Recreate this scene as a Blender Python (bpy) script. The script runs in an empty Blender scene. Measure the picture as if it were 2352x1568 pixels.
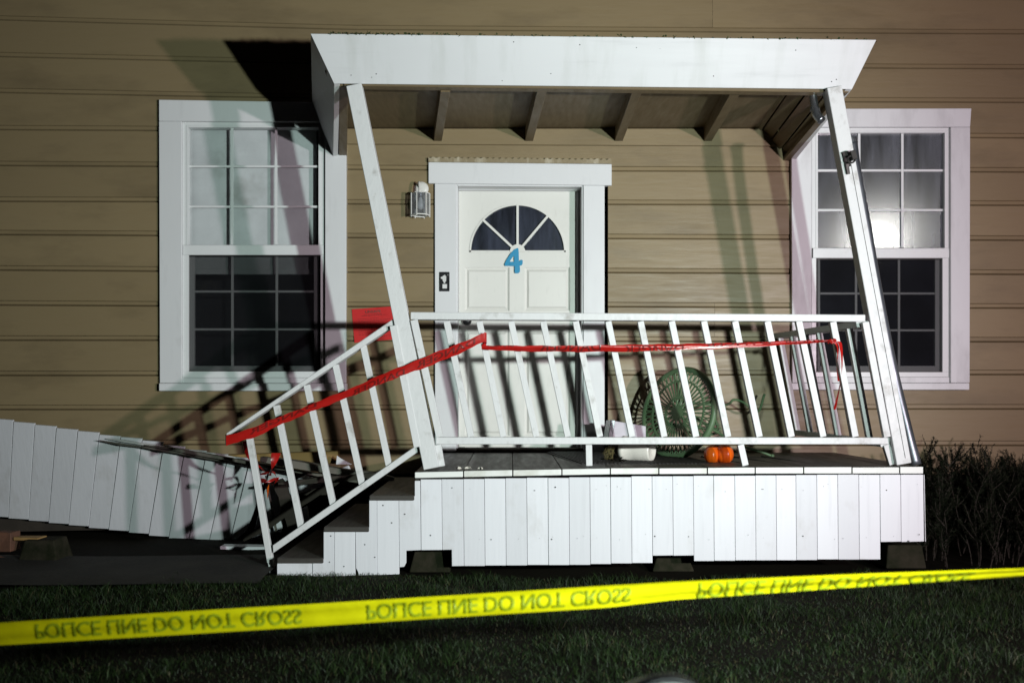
import bpy, bmesh, math, random
import numpy as np
from mathutils import Vector
random.seed(11); RS = np.random.RandomState(5)
scene = bpy.context.scene
COL = scene.collection
R = math.radians

# ------------------------------------------------------------------ camera
F, CX, HY, D, ZC = 2092.0, 1176.0, 885.0, 6.86, 1.125   # survey of the photograph on a 2352 px wide print
cd = bpy.data.cameras.new('camera'); cam = bpy.data.objects.new('camera', cd); COL.objects.link(cam)
cam.location = (0, -D, ZC); cam.rotation_euler = (R(90), 0, 0)
cd.sensor_width = 36; cd.lens = 36 * F / 2352; cd.shift_y = 101 / 2352
cd.clip_start = 0.05; cd.clip_end = 300
cd.dof.use_dof = True; cd.dof.focus_distance = 5.75; cd.dof.aperture_fstop = 1.7
scene.camera = cam

# ------------------------------------------------------------------ night sky
w = bpy.data.worlds.new('World'); scene.world = w; w.use_nodes = True
nt = w.node_tree; bg = nt.nodes['Background']
sky = nt.nodes.new('ShaderNodeTexSky'); sky.sky_type = 'NISHITA'; sky.sun_disc = False
sky.sun_elevation = R(-4); sky.sun_rotation = R(160)
nt.links.new(sky.outputs[0], bg.inputs[0]); bg.inputs[1].default_value = 0.05

# ------------------------------------------------------------------ the two flood lamps whose double shadows fall on the wall
def flood(name, loc, aim, power, col, radius, size, blend):
    l = bpy.data.lights.new(name, 'SPOT'); l.energy = power; l.color = col
    l.shadow_soft_size = radius; l.spot_size = R(size); l.spot_blend = blend
    o = bpy.data.objects.new(name, l); COL.objects.link(o); o.location = loc
    o.rotation_euler = (Vector(aim) - Vector(loc)).to_track_quat('-Z', 'Y').to_euler()
    return o
flood('flood_lamp', (3.87, -6.5, ZC + .30), (.6, 0, 1.9), 950, (1.0, .83, .92), .075, 104, .9)
flood('flood_lamp', (2.17, -6.5, ZC + .30), (-.9, 0, 1.8), 1160, (.80, 1.0, .93), .055, 83, .9)
# distant light tower, seen as the glare in the right-hand window
flood('tower_lamp', (8.35, -14.0, ZC + 3.30), (2.7, 0, 2.2), 210, (1.0, .99, .93), .16, 30, .6)

scene.view_settings.view_transform = 'Standard'; scene.view_settings.look = 'None'
scene.view_settings.exposure = 0; scene.view_settings.gamma = 1
scene.cycles.use_denoising = True
scene.cycles.max_bounces = 8; scene.cycles.diffuse_bounces = 1; scene.cycles.transparent_max_bounces = 16

# ------------------------------------------------------------------ helpers
S0 = F / D
def P(px, py, Y):
    k = (D + Y) / F
    return Vector(((px - CX) * k, Y, ZC + (HY - py) * k))
def PL(px, py, off=0.0):          # on the plane of the posts and front railing
    return P(px, py, -1.375 + off)
WLOC = {}
def place(o, parent, wl):
    WLOC[o.name] = wl
    if parent is not None:
        o.parent = parent; o.location = wl - WLOC[parent.name]
    else:
        o.location = wl
def tag(o, label=None, cat=None, group=None, kind=None):
    if label: o['label'] = label
    if cat: o['category'] = cat
    if group: o['group'] = group
    if kind: o['kind'] = kind
    return o
def empty(name, loc, parent=None):
    o = bpy.data.objects.new(name, None); o.empty_display_size = .1; COL.objects.link(o)
    place(o, parent, Vector(loc)); return o
def mk(name, vf, mat, parent=None, smooth=False, bevel=0.0, seg=1, origin=None):
    v, f = vf
    v = [Vector(p) for p in v]
    if origin is None:
        origin = Vector(((min(p.x for p in v) + max(p.x for p in v)) / 2, (min(p.y for p in v) + max(p.y for p in v)) / 2, min(p.z for p in v)))
    me = bpy.data.meshes.new(name)
    me.from_pydata([p - origin for p in v], [], f)
    bm = bmesh.new(); bm.from_mesh(me)
    bmesh.ops.recalc_face_normals(bm, faces=bm.faces)
    if bevel > 0:
        es = [e for e in bm.edges if len(e.link_faces) == 2 and e.calc_face_angle(0) > .6]
        bmesh.ops.bevel(bm, geom=es, offset=bevel, segments=seg, affect='EDGES', profile=.5, clamp_overlap=True)
    for fc in bm.faces: fc.smooth = smooth
    bm.to_mesh(me); bm.free()
    me.materials.append(MAT[mat])
    o = bpy.data.objects.new(name, me); COL.objects.link(o)
    place(o, parent, origin)
    return o
def merge(*parts):
    V, Fc = [], []
    for v, f in parts:
        n = len(V); V += list(v); Fc += [tuple(i + n for i in q) for q in f]
    return V, Fc
def extr(poly, vec):
    n = len(poly); vec = Vector(vec)
    v = [Vector(p) for p in poly] + [Vector(p) + vec for p in poly]
    f = [tuple(range(n)), tuple(range(2 * n - 1, n - 1, -1))]
    f += [(i, (i + 1) % n, n + (i + 1) % n, n + i) for i in range(n)]
    return v, f
def slab(pts, Y, depth):
    return extr([P(x, y, Y) for x, y in pts], (0, depth, 0))
def rect(x0, y0, x1, y1): return [(x0, y0), (x1, y0), (x1, y1), (x0, y1)]
def hexa(front, back):
    v = [Vector(p) for p in front] + [Vector(p) for p in back]
    return v, [(0, 1, 2, 3), (7, 6, 5, 4), (0, 4, 5, 1), (1, 5, 6, 2), (2, 6, 7, 3), (3, 7, 4, 0)]
def box(x0, x1, y0, y1, z0, z1):
    return hexa([(x0, y0, z0), (x1, y0, z0), (x1, y0, z1), (x0, y0, z1)], [(x0, y1, z0), (x1, y1, z0), (x1, y1, z1), (x0, y1, z1)])
def bar(A, B, wd, dp, up=None):
    A, B = Vector(A), Vector(B); ax = (B - A).normalized()
    dv = Vector(up) if up else Vector((0, 1, 0))
    sd = ax.cross(dv).normalized() * wd / 2
    dv = sd.cross(ax).normalized() * dp / 2
    return hexa([A + sd - dv, B + sd - dv, B - sd - dv, A - sd - dv], [A + sd + dv, B + sd + dv, B - sd + dv, A - sd + dv])
def tube(pts, rad, n=10, cap=True):
    pts = [Vector(p) for p in pts]; rads = rad if isinstance(rad, (list, tuple)) else [rad] * len(pts)
    V, Fc = [], []; prev = None
    for i, p in enumerate(pts):
        t = (pts[min(i + 1, len(pts) - 1)] - pts[max(i - 1, 0)]).normalized()
        if prev is None:
            u = t.cross(Vector((0, 0, 1)) if abs(t.z) < .9 else Vector((1, 0, 0))).normalized()
        else:
            u = (prev - t * prev.dot(t)).normalized()
        prev = u; v = t.cross(u)
        for k in range(n):
            a = 2 * math.pi * k / n
            V.append(p + (u * math.cos(a) + v * math.sin(a)) * rads[i])
    for i in range(len(pts) - 1):
        for k in range(n):
            a, b = i * n + k, i * n + (k + 1) % n
            Fc.append((a, b, b + n, a + n))
    if cap:
        Fc.append(tuple(range(n))); Fc.append(tuple(range(len(V) - 1, len(V) - n - 1, -1)))
    return V, Fc
def lathe(prof, n=24, base=(0, 0, 0), axis=(0, 0, 1), xdir=None):
    ax = Vector(axis).normalized()
    u = (Vector(xdir) if xdir else ax.orthogonal()).normalized(); v = ax.cross(u); b = Vector(base)
    V, Fc = [], []
    for r, h in prof:
        for k in range(n):
            a = 2 * math.pi * k / n
            V.append(b + ax * h + (u * math.cos(a) + v * math.sin(a)) * max(r, 1e-5))
    for i in range(len(prof) - 1):
        for k in range(n):
            a, c = i * n + k, i * n + (k + 1) % n
            Fc.append((a, c, c + n, a + n))
    return V, Fc
def bez(pts, n=24):                # smooth curve through points (Catmull-Rom)
    pts = [Vector(p) for p in pts]; q = [pts[0] * 2 - pts[1]] + pts + [pts[-1] * 2 - pts[-2]]
    out = []
    for i in range(1, len(q) - 2):
        for s in range(n):
            t = s / n; a, b, c, d = q[i - 1:i + 3]
            out.append(.5 * ((2 * b) + (c - a) * t + (2 * a - 5 * b + 4 * c - d) * t * t + (3 * b - a - 3 * c + d) * t ** 3))
    out.append(pts[-1]); return out
def text_mesh(s, bold=.02):
    cu = bpy.data.curves.new('lettering', 'FONT'); cu.body = s; cu.offset = bold; cu.resolution_u = 3
    o = bpy.data.objects.new('lettering_tmp', cu); COL.objects.link(o)
    dg = bpy.context.evaluated_depsgraph_get(); ev = o.evaluated_get(dg); me = ev.to_mesh()
    bm = bmesh.new(); bm.from_mesh(me); bmesh.ops.triangulate(bm, faces=bm.faces)
    bmesh.ops.subdivide_edges(bm, edges=[e for e in bm.edges if e.calc_length() > .25], cuts=2)
    bmesh.ops.triangulate(bm, faces=bm.faces)
    v = [tuple(x.co) for x in bm.verts]; bm.verts.index_update()
    f = [tuple(x.index for x in q.verts) for q in bm.faces]
    bm.free(); ev.to_mesh_clear(); bpy.data.objects.remove(o); bpy.data.curves.remove(cu)
    a = np.array(v)[:, :2]; lo, hi = a.min(0), a.max(0)
    return (a - lo) / (hi - lo), f, (hi[0] - lo[0]) / (hi[1] - lo[1])

# ------------------------------------------------------------------ materials
MAT = {}
def nmat(name, rough=.5, metal=0.0, spec=.4):
    m = bpy.data.materials.new(name); m.use_nodes = True; MAT[name] = m
    b = m.node_tree.nodes['Principled BSDF']
    b.inputs['Roughness'].default_value = rough; b.inputs['Metallic'].default_value = metal
    b.inputs['Specular IOR Level'].default_value = spec
    return m.node_tree, b
def nd(t, typ, **kw):
    n = t.nodes.new(typ)
    for k, v in kw.items():
        if k.startswith('i_'): n.inputs[k[2:].replace('_', ' ')].default_value = v
        else: setattr(n, k, v)
    return n
def noise(t, sc, stretch=(1, 1, 1), detail=5, rough=.55):
    g = nd(t, 'ShaderNodeNewGeometry'); mp = nd(t, 'ShaderNodeMapping'); mp.inputs['Scale'].default_value = stretch
    oi = nd(t, 'ShaderNodeObjectInfo'); ad = nd(t, 'ShaderNodeVectorMath', operation='SCALE')
    cm = nd(t, 'ShaderNodeCombineXYZ')
    for i in range(3): t.links.new(oi.outputs['Random'], cm.inputs[i])
    t.links.new(cm.outputs[0], ad.inputs[0]); ad.inputs['Scale'].default_value = 7.0
    sm = nd(t, 'ShaderNodeVectorMath', operation='ADD')
    t.links.new(g.outputs['Position'], sm.inputs[0]); t.links.new(ad.outputs[0], sm.inputs[1])
    t.links.new(sm.outputs[0], mp.inputs['Vector'])
    n = nd(t, 'ShaderNodeTexNoise'); n.inputs['Scale'].default_value = sc; n.inputs['Detail'].default_value = detail; n.inputs['Roughness'].default_value = rough
    t.links.new(mp.outputs[0], n.inputs['Vector']); return n.outputs['Fac']
def ramp(t, fac, lo, hi, a=0.0, b=1.0):
    r = nd(t, 'ShaderNodeMapRange'); r.inputs['From Min'].default_value = lo; r.inputs['From Max'].default_value = hi
    r.inputs['To Min'].default_value = a; r.inputs['To Max'].default_value = b; r.clamp = True
    t.links.new(fac, r.inputs['Value']); return r.outputs[0]
def mixc(t, fac, a, b, blend='MIX'):
    m = nd(t, 'ShaderNodeMix', data_type='RGBA', blend_type=blend)
    if isinstance(fac, (int, float)): m.inputs[0].default_value = fac
    else: t.links.new(fac, m.inputs[0])
    for s, i in ((a, 6), (b, 7)):
        if isinstance(s, tuple): m.inputs[i].default_value = (*s, 1)
        else: t.links.new(s, m.inputs[i])
    return m.outputs[2]
def bump(t, b, fac, strength, dist=.004):
    n = nd(t, 'ShaderNodeBump'); n.inputs['Strength'].default_value = strength; n.inputs['Distance'].default_value = dist
    t.links.new(fac, n.inputs['Height']); t.links.new(n.outputs[0], b.inputs['Normal'])
def paint(name, base, rough=.45, var=.05, grain=(1, 1, 1), gs=30, gstr=.25, dirt=(.25, .22, .17), lo=.56, hi=.75, amt=.5, dsc=2.2, dstr=(1, 1, 1), spec=.35):
    t, b = nmat(name, rough, 0, spec)
    oi = nd(t, 'ShaderNodeObjectInfo')
    k = ramp(t, oi.outputs['Random'], 0, 1, 1 - var, 1.0)
    cm = nd(t, 'ShaderNodeCombineColor')
    for i in range(3): t.links.new(k, cm.inputs[i])
    c = mixc(t, 1.0, base, cm.outputs[0], 'MULTIPLY')
    big = noise(t, .9, (1, 1, 1), 3)
    c = mixc(t, ramp(t, big, .3, .75, 0, .22), c, tuple(x * .72 for x in base))
    g = noise(t, gs, grain, 6)
    c = mixc(t, ramp(t, g, .58, .8, 0, .35), c, tuple(x * .7 for x in base))
    d = noise(t, dsc, dstr, 8, .62)
    c = mixc(t, ramp(t, d, lo, hi, 0, amt), c, dirt)
    t.links.new(c, b.inputs['Base Color'])
    t.links.new(ramp(t, g, .3, .8, rough * .85, min(1, rough * 1.35)), b.inputs['Roughness'])
    bump(t, b, g, gstr, .004)
    return t, b
paint('siding_paint', (.276, .207, .113), .44, .13, (.16, 1, 1.4), 22, .38, (.105, .078, .045), .50, .80, .6, 1.6, (.6, 1, 1.8), .35)
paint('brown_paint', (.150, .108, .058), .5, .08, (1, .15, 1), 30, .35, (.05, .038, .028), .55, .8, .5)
paint('trim_white', (.78, .78, .79), .42, .03, (.5, 1, .12), 30, .2, (.30, .29, .26), .62, .82, .35)
paint('casing_worn', (.78, .78, .79), .45, .03, (.5, 1, .12), 26, .3, (.42, .41, .41), .48, .72, .55, 3.0, (1.6, 1, .5))
paint('skirt_white', (.68, .68, .71), .5, .12, (1, 1, .07), 34, .4, (.30, .27, .22), .56, .80, .5, 3.2, (1, 1, .6))
paint('fascia_white', (.62, .62, .63), .5, .02, (.1, 1, 1), 20, .15, (.36, .37, .33), .50, .78, .42, 2.4, (2.6, 1, .25))
paint('rail_white', (.64, .64, .64), .48, .08, (1, 1, .5), 40, .5, (.22, .20, .17), .57, .72, .6, 7.0)
paint('deck_edge_white', (.74, .74, .71), .55, .08, (.4, 1, 1), 26, .4, (.26, .25, .15), .52, .74, .6, 3.2)
paint('door_white', (.80, .79, .74), .38, .0, (1, 1, .3), 30, .06, (.5, .49, .44), .62, .85, .3)
paint('vinyl_white', (.80, .81, .81), .3, .0, (1, 1, 1), 60, .05, (.45, .45, .44), .6, .85, .25)
paint('deck_grey', (.055, .050, .044), .5, .15, (1, .12, 1), 30, .4, (.05, .045, .04), .5, .75, .6, 3.0)
paint('lantern_white', (.74, .72, .68), .35, .0, (1, 1, 1), 60, .1, (.35, .33, .3), .55, .8, .4, 9)
paint('concrete', (.030, .026, .018), .95, .2, (1, 1, 1), 40, 1.0, (.010, .012, .006), .36, .62, .9, 9, spec=.05)
paint('pavement', (.014, .013, .011), 1.0, .0, (1, 1, 1), 60, .6, (.035, .032, .026), .42, .7, .7, 2.5)
paint('soil', (.010, .009, .006), 1.0, 0, (1, 1, 1), 50, 1.0, (.008, .006, .005), .4, .7, .6, 9, spec=.05)
paint('raw_timber', (.34, .205, .075), .7, .1, (.12, 1, 1), 30, .4, (.12, .07, .03), .5, .75, .6, 3)
paint('weathered_timber', (.17, .155, .13), .85, .3, (.15, 1, 1), 40, .8, (.05, .045, .035), .45, .7, .7, 5)
paint('dark_timber', (.045, .036, .028), .9, .2, (.15, 1, 1), 30, .6, (.02, .016, .012), .45, .7, .6, 5)
paint('brick_red', (.17, .075, .045), .9, .2, (1, 1, 1), 40, .7, (.06, .035, .025), .45, .7, .6, 7)
paint('interior_dark', (.05, .05, .055), .9, 0)
paint('flashing', (.30, .24, .15), .35, 0, (1, 1, 1), 16, .8, (.6, .54, .42), .5, .7, .7, 14, (1, 1, .3))
paint('pot_cream', (.66, .63, .57), .32, 0, (1, 1, 1), 20, .12, (.22, .19, .15), .6, .8, .5, 7)
paint('pumpkin_skin', (.70, .105, .005), .3, 0, (1, 1, .2), 30, .12, (.5, .05, .003), .45, .75, .5, 6, (1, 1, .3), .5)
paint('stalk', (.16, .13, .05), .7)
paint('green_enamel', (.095, .160, .080), .45, .05, (1, 1, 1), 30, .2, (.05, .095, .045), .5, .8, .4, 6)
paint('shell', (.72, .68, .6), .4, .15, (1, 1, 1), 60, .3, (.35, .28, .2), .5, .75, .5, 20)
paint('mat_rubber', (.014, .013, .013), .6, 0, (1, 1, 1), 60, .5, (.03, .028, .025), .55, .8, .5, 8)
paint('tin_lilac', (.58, .55, .60), .35, 0, (1, 1, 1), 12, .1, (.3, .22, .3), .5, .7, .6, 9)
paint('number_blue', (.035, .30, .52), .35, 0, (1, 1, 1), 40, .1, (.02, .2, .36), .55, .8, .4, 9)
paint('notice_red', (.60, .022, .022), .6, 0, (1, 1, 1), 20, .1, (.45, .015, .015), .5, .8, .4, 5)
paint('print_dark', (.05, .012, .012), .7, 0)
paint('black_plastic', (.012, .012, .014), .35, 0)
paint('label_white', (.75, .75, .74), .5, 0)
paint('galvanised', (.21, .225, .25), .38, .1, (1, 1, .2), 20, .2, (.06, .065, .075), .42, .65, .75, 6, (1, 1, .35))
MAT['galvanised'].node_tree.nodes['Principled BSDF'].inputs['Metallic'].default_value = .75
paint('dark_iron', (.035, .032, .03), .45, 0); MAT['dark_iron'].node_tree.nodes['Principled BSDF'].inputs['Metallic'].default_value = .6
paint('zinc', (.30, .31, .33), .28, 0, (1, 1, 1), 30, .4); MAT['zinc'].node_tree.nodes['Principled BSDF'].inputs['Metallic'].default_value = .9
paint('moss', (.035, .05, .015), .95, .2, (1, 1, 1), 60, 1.0)
paint('nail_rust', (.05, .045, .045), .6, 0)
paint('blind_white', (.88, .89, .9), .5, 0)
paint('leaf_rosemary', (.010, .014, .007), .9, .0, (1, 1, 1), 30, 0, (.018, .018, .011), .45, .7, .6, 8, spec=.08)
paint('rag_pale', (.5, .49, .48), .8, 0)

def sheen_film(name, col, rough, trans, dk=(0, 0, 0), spec=.5):
    t, b = nmat(name, rough, 0, spec)
    n = noise(t, 18, (1, 1, 1), 4)
    c = mixc(t, ramp(t, n, .4, .7, 0, .35), col, tuple(x * .75 for x in col))
    t.links.new(c, b.inputs['Base Color']); bump(t, b, noise(t, 9, (1, 1, 1), 3), .5, .01)
    tr = nd(t, 'ShaderNodeBsdfTranslucent'); t.links.new(c, tr.inputs['Color'])
    mx = nd(t, 'ShaderNodeMixShader'); mx.inputs[0].default_value = trans
    t.links.new(b.outputs[0], mx.inputs[1]); t.links.new(tr.outputs[0], mx.inputs[2])
    t.links.new(mx.outputs[0], t.nodes['Material Output'].inputs['Surface'])
sheen_film('tape_yellow', (.74, .69, .005), .30, .08)
sheen_film('tape_yellow_print', (.34, .41, .010), .45, .08)
sheen_film('tape_red', (.43, .012, .009), .28, .12)
sheen_film('tape_red_print', (.17, .009, .007), .35, .1)

def glass(name, clear, tint=(.9, .92, .95), dust_glare=(.2, .2, .22), dust_glare_amt=.1, rough=.03, streak=False, gloss=None):
    m = bpy.data.materials.new(name); m.use_nodes = True; MAT[name] = m; t = m.node_tree; t.nodes.remove(t.nodes['Principled BSDF'])
    tr = nd(t, 'ShaderNodeBsdfTransparent'); tr.inputs[0].default_value = (*[x * clear for x in tint], 1)
    df = nd(t, 'ShaderNodeBsdfDiffuse'); df.inputs[0].default_value = (*dust_glare, 1)
    gl = nd(t, 'ShaderNodeBsdfGlossy'); gl.inputs['Roughness'].default_value = rough
    fr = nd(t, 'ShaderNodeFresnel'); fr.inputs[0].default_value = 1.5
    d = noise(t, 3.5, (2.6, 1, .4) if streak else (1, 1, 1), 7, .6)
    m1 = nd(t, 'ShaderNodeMixShader'); t.links.new(ramp(t, d, .38, .72, dust_glare_amt * .35, min(1, dust_glare_amt * 1.9)), m1.inputs[0])
    t.links.new(tr.outputs[0], m1.inputs[1]); t.links.new(df.outputs[0], m1.inputs[2])
    m2 = nd(t, 'ShaderNodeMixShader')
    if gloss: m2.inputs[0].default_value = gloss
    else:
        ge = nd(t, 'ShaderNodeNewGeometry'); mf = nd(t, 'ShaderNodeMix'); t.links.new(ge.outputs['Backfacing'], mf.inputs[0])
        t.links.new(fr.outputs[0], mf.inputs[2]); mf.inputs[3].default_value = .05; t.links.new(mf.outputs[0], m2.inputs[0])
    t.links.new(m1.outputs[0], m2.inputs[1]); t.links.new(gl.outputs[0], m2.inputs[2])
    t.links.new(m2.outputs[0], t.nodes['Material Output'].inputs['Surface'])
glass('glass_clear', 1.0, tint=(.97, .98, .98), dust_glare_amt=.04)
glass('glass_fogged', .35, dust_glare=(.16, .17, .20), dust_glare_amt=.55, rough=.16, streak=True, gloss=.25)
glass('glass_dim', .7, dust_glare=(.10, .11, .15), dust_glare_amt=.16, rough=.06)
glass('glass_door', .7, dust_glare=(.15, .17, .25), dust_glare_amt=.17, rough=.2, streak=True, gloss=.06)  # pale upright streaks in the pane colour stand in for reflections
glass('lantern_glass', .92, dust_glare=(.5, .5, .5), dust_glare_amt=.12, rough=.06)
def screen():
    m = bpy.data.materials.new('insect_mesh'); m.use_nodes = True; MAT['insect_mesh'] = m; t = m.node_tree; t.nodes.remove(t.nodes['Principled BSDF'])
    tr = nd(t, 'ShaderNodeBsdfTransparent'); tr.inputs[0].default_value = (1, 1, 1, 1)
    df = nd(t, 'ShaderNodeBsdfDiffuse'); df.inputs[0].default_value = (.014, .014, .016, 1)
    mx = nd(t, 'ShaderNodeMixShader'); mx.inputs[0].default_value = .40
    t.links.new(tr.outputs[0], mx.inputs[1]); t.links.new(df.outputs[0], mx.inputs[2]); t.links.new(mx.outputs[0], t.nodes['Material Output'].inputs['Surface'])
screen()
def grassmat():
    t, b = nmat('grass_blade', .6, 0, .25)
    at = nd(t, 'ShaderNodeAttribute', attribute_name='tint')
    t.links.new(at.outputs['Color'], b.inputs['Base Color'])
grassmat()

# ------------------------------------------------------------------ ground
def gridsheet(x0, x1, y0, y1, nx, ny, zf):
    V = [(x0 + (x1 - x0) * i / nx, y0 + (y1 - y0) * j / ny, zf(x0 + (x1 - x0) * i / nx, y0 + (y1 - y0) * j / ny)) for j in range(ny + 1) for i in range(nx + 1)]
    Fc = [(j * (nx + 1) + i, j * (nx + 1) + i + 1, (j + 1) * (nx + 1) + i + 1, (j + 1) * (nx + 1) + i) for j in range(ny) for i in range(nx)]
    return V, Fc
def gz(x, y): return .012 * math.sin(2.1 * x + 1.3 * y) + .010 * math.sin(4.7 * y - 1.9 * x + 1) + .006 * math.sin(9 * x + 7 * y)
big = mk('ground', gridsheet(-60, 60, -60, 40, 30, 25, lambda x, y: -.05), 'soil'); tag(big, kind='structure')
near = mk('lawn', gridsheet(-5.5, 5.5, -5.2, .9, 110, 60, lambda x, y: gz(x, y) - .012), 'soil', smooth=True); tag(near, kind='structure')
pv = mk('path', gridsheet(-6, -1.42, -1.74, -.98, 30, 8, lambda x, y: .030 + .006 * math.sin(3 * x) + (.0 if y > -1.66 else -.02)), 'pavement', smooth=True); tag(pv, kind='structure')

def grass():
    n = 150000
    x = RS.uniform(-4.6, 4.6, n); y = RS.uniform(-3.9, -1.35, n)
    path_edge = -1.61 + .10 * np.sin(3.1 * x) + .05 * np.sin(9 * x)
    keep = ~((x < -1.38) & (y > path_edge)) & ~((y > -1.47) & (x > -1.4) & (x < 2.45))
    bare = np.sin(3.3 * x + 1.9 * np.sin(2.3 * y + 1)) * np.sin(4.4 * y + 2.1 * np.sin(1.7 * x)) + RS.uniform(-.55, .55, len(x))
    keep &= bare > -1.0
    x, y = x[keep], y[keep]; n = len(x)
    z = .012 * np.sin(2.1 * x + 1.3 * y) + .010 * np.sin(4.7 * y - 1.9 * x + 1) + .006 * np.sin(9 * x + 7 * y) - .012
    cl = .5 + .5 * np.sin(5.3 * x + 2.2 * np.sin(3.1 * y)) * np.sin(6.1 * y + 1.7 * np.sin(2.7 * x))
    cl2 = .5 + .5 * np.sin(17 * x + 3 * np.sin(8 * y)) * np.sin(21 * y + 2 * np.sin(11 * x))
    h = (.012 + .046 * cl * cl2 + .014 * cl) * RS.uniform(.35, 1.2, n)
    a = RS.uniform(0, 2 * np.pi, n); b = RS.uniform(0, 2 * np.pi, n); ln = h * RS.uniform(.2, 1.3, n); wd = RS.uniform(.0008, .0018, n)
    cx, cy = np.cos(a) * wd, np.sin(a) * wd; lx, ly = np.cos(b) * ln, np.sin(b) * ln
    V = np.empty((n, 5, 3), 'f')
    V[:, 0] = np.stack([x - cx, y - cy, z], 1); V[:, 1] = np.stack([x + cx, y + cy, z], 1)
    V[:, 2] = np.stack([x + cx * .8 + lx * .35, y + cy * .8 + ly * .35, z + h * .62], 1)
    V[:, 3] = np.stack([x - cx * .8 + lx * .35, y - cy * .8 + ly * .35, z + h * .62], 1)
    V[:, 4] = np.stack([x + lx, y + ly, z + h], 1)
    base = np.arange(n)[:, None] * 5
    quads = np.concatenate([base + np.array([[0, 1, 2, 3]])], 0); tris = base + np.array([[3, 2, 4]])
    me = bpy.data.meshes.new('grass'); me.vertices.add(n * 5); me.vertices.foreach_set('co', V.ravel())
    li = np.concatenate([np.concatenate([quads, tris], 1).ravel()]); me.loops.add(n * 7); me.loops.foreach_set('vertex_index', li.astype('i'))
    st = (np.arange(n)[:, None] * 7 + np.array([[0, 4]])).ravel(); me.polygons.add(n * 2); me.polygons.foreach_set('loop_start', st.astype('i'))
    me.update(calc_edges=True)
    k = RS.uniform(0, 1, n); dry = (RS.uniform(0, 1, n) < .05 + .08 * (cl < .35))
    k = k ** 1.6 * (.25 + .75 * cl2); col = np.stack([.006 + .015 * k, .014 + .032 * k, .003 + .004 * k, np.ones(n)], 1)
    col[dry] = np.stack([.045 + .05 * k[dry] ** 3, .042 + .04 * k[dry] ** 3, .018 + .02 * k[dry] ** 3, np.ones(dry.sum())], 1)
    at = me.color_attributes.new('tint', 'FLOAT_COLOR', 'POINT'); at.data.foreach_set('color', np.repeat(col, 5, 0).ravel().astype('f'))
    me.materials.append(MAT['grass_blade']); o = bpy.data.objects.new('grass', me); COL.objects.link(o)
    tag(o, 'short patchy lawn grass in front of the porch', 'grass', kind='stuff')
grass()

# ------------------------------------------------------------------ house
house = empty('house', (0, .2, 0))
tag(house, 'tan house with horizontal board siding, white door and two white sash windows', 'house')
XS = [-400, 0, 360, 804, 1400, 2100, 2352, 2760]
JT = {-2: [-150, -125, -112, -98, -92, -87, -86, -86], -1: [-66, -45, -33, -18, -13, -9, -8, -8], 0: [22, 39, 49, 61, 65, 70, 71, 72], 1: [110, 123, 131, 141, 145, 150, 151, 152], 2: [194, 205, 212, 221, 225, 227, 228, 228],
      3: [283, 290, 292, 301, 305, 307.6, 309, 310], 4: [366, 372, 374, 381, 384.5, 386, 387, 387], 5: [452, 454, 454.6, 460, 461, 462.5, 463, 463],
      6: [527, 530, 532, 537, 539, 542, 543, 543], 7: [608, 611, 613.5, 616, 617, 620, 621, 621], 8: [689, 691, 693, 694.6, 695, 698, 698, 698],
      9: [771, 771.5, 771.5, 773, 774, 775, 775, 775], 10: [852, 852, 852, 851, 851, 850, 850, 850], 11: [930, 930, 930, 930, 929, 928.7, 928.7, 928.7],
      12: [1010, 1010, 1010, 1010, 1011, 1012, 1012, 1012], 13: [1088, 1088, 1088, 1088, 1089, 1090, 1090, 1090]}
def jz(k, x): return ZC + (HY - np.interp(x, XS, JT[k])) / S0
def zy(y): return ZC + (HY - y) / S0
def xw(x): return (x - CX) / S0
OPEN = [(376, 785, 242, 885), (1832, 2215, 262, 884), (996, 1396, 388, 1060)]
wall = empty('wall', (0, 0, zy(1080)), house)
def segsweep(xa, xb, ztf, zbf):
    n = max(2, int((xb - xa) / 60) + 1); xs = np.linspace(xa, xb, n); V, Fc = [], []
    for x in xs:
        zt, zb = ztf(x), zbf(x)
        sc = 1 if zt - zb > .09 else max(.05, (zt - zb) / .09)
        prof = [(zt - .0015, 0), (zt - .0015, -.017), (zt - .026 * sc, -.019), (zt - .0315 * sc, -.001), (zt - .039 * sc, -.024), (zb + .004, -.024), (zb + .0006, -.019), (zb + .0006, 0)]
        V += [(xw(x), y, z) for z, y in prof]
    m = 8
    for i in range(n - 1):
        for j in range(m - 1): Fc.append((i * m + j, i * m + j + 1, (i + 1) * m + j + 1, (i + 1) * m + j))
    Fc.append(tuple(range(m))); Fc.append(tuple(range((n - 1) * m, n * m))[::-1])
    return V, Fc
butts = {-1: [1635], 1: [1180], 8: [1640], 11: [1560], 12: [700]}
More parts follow.
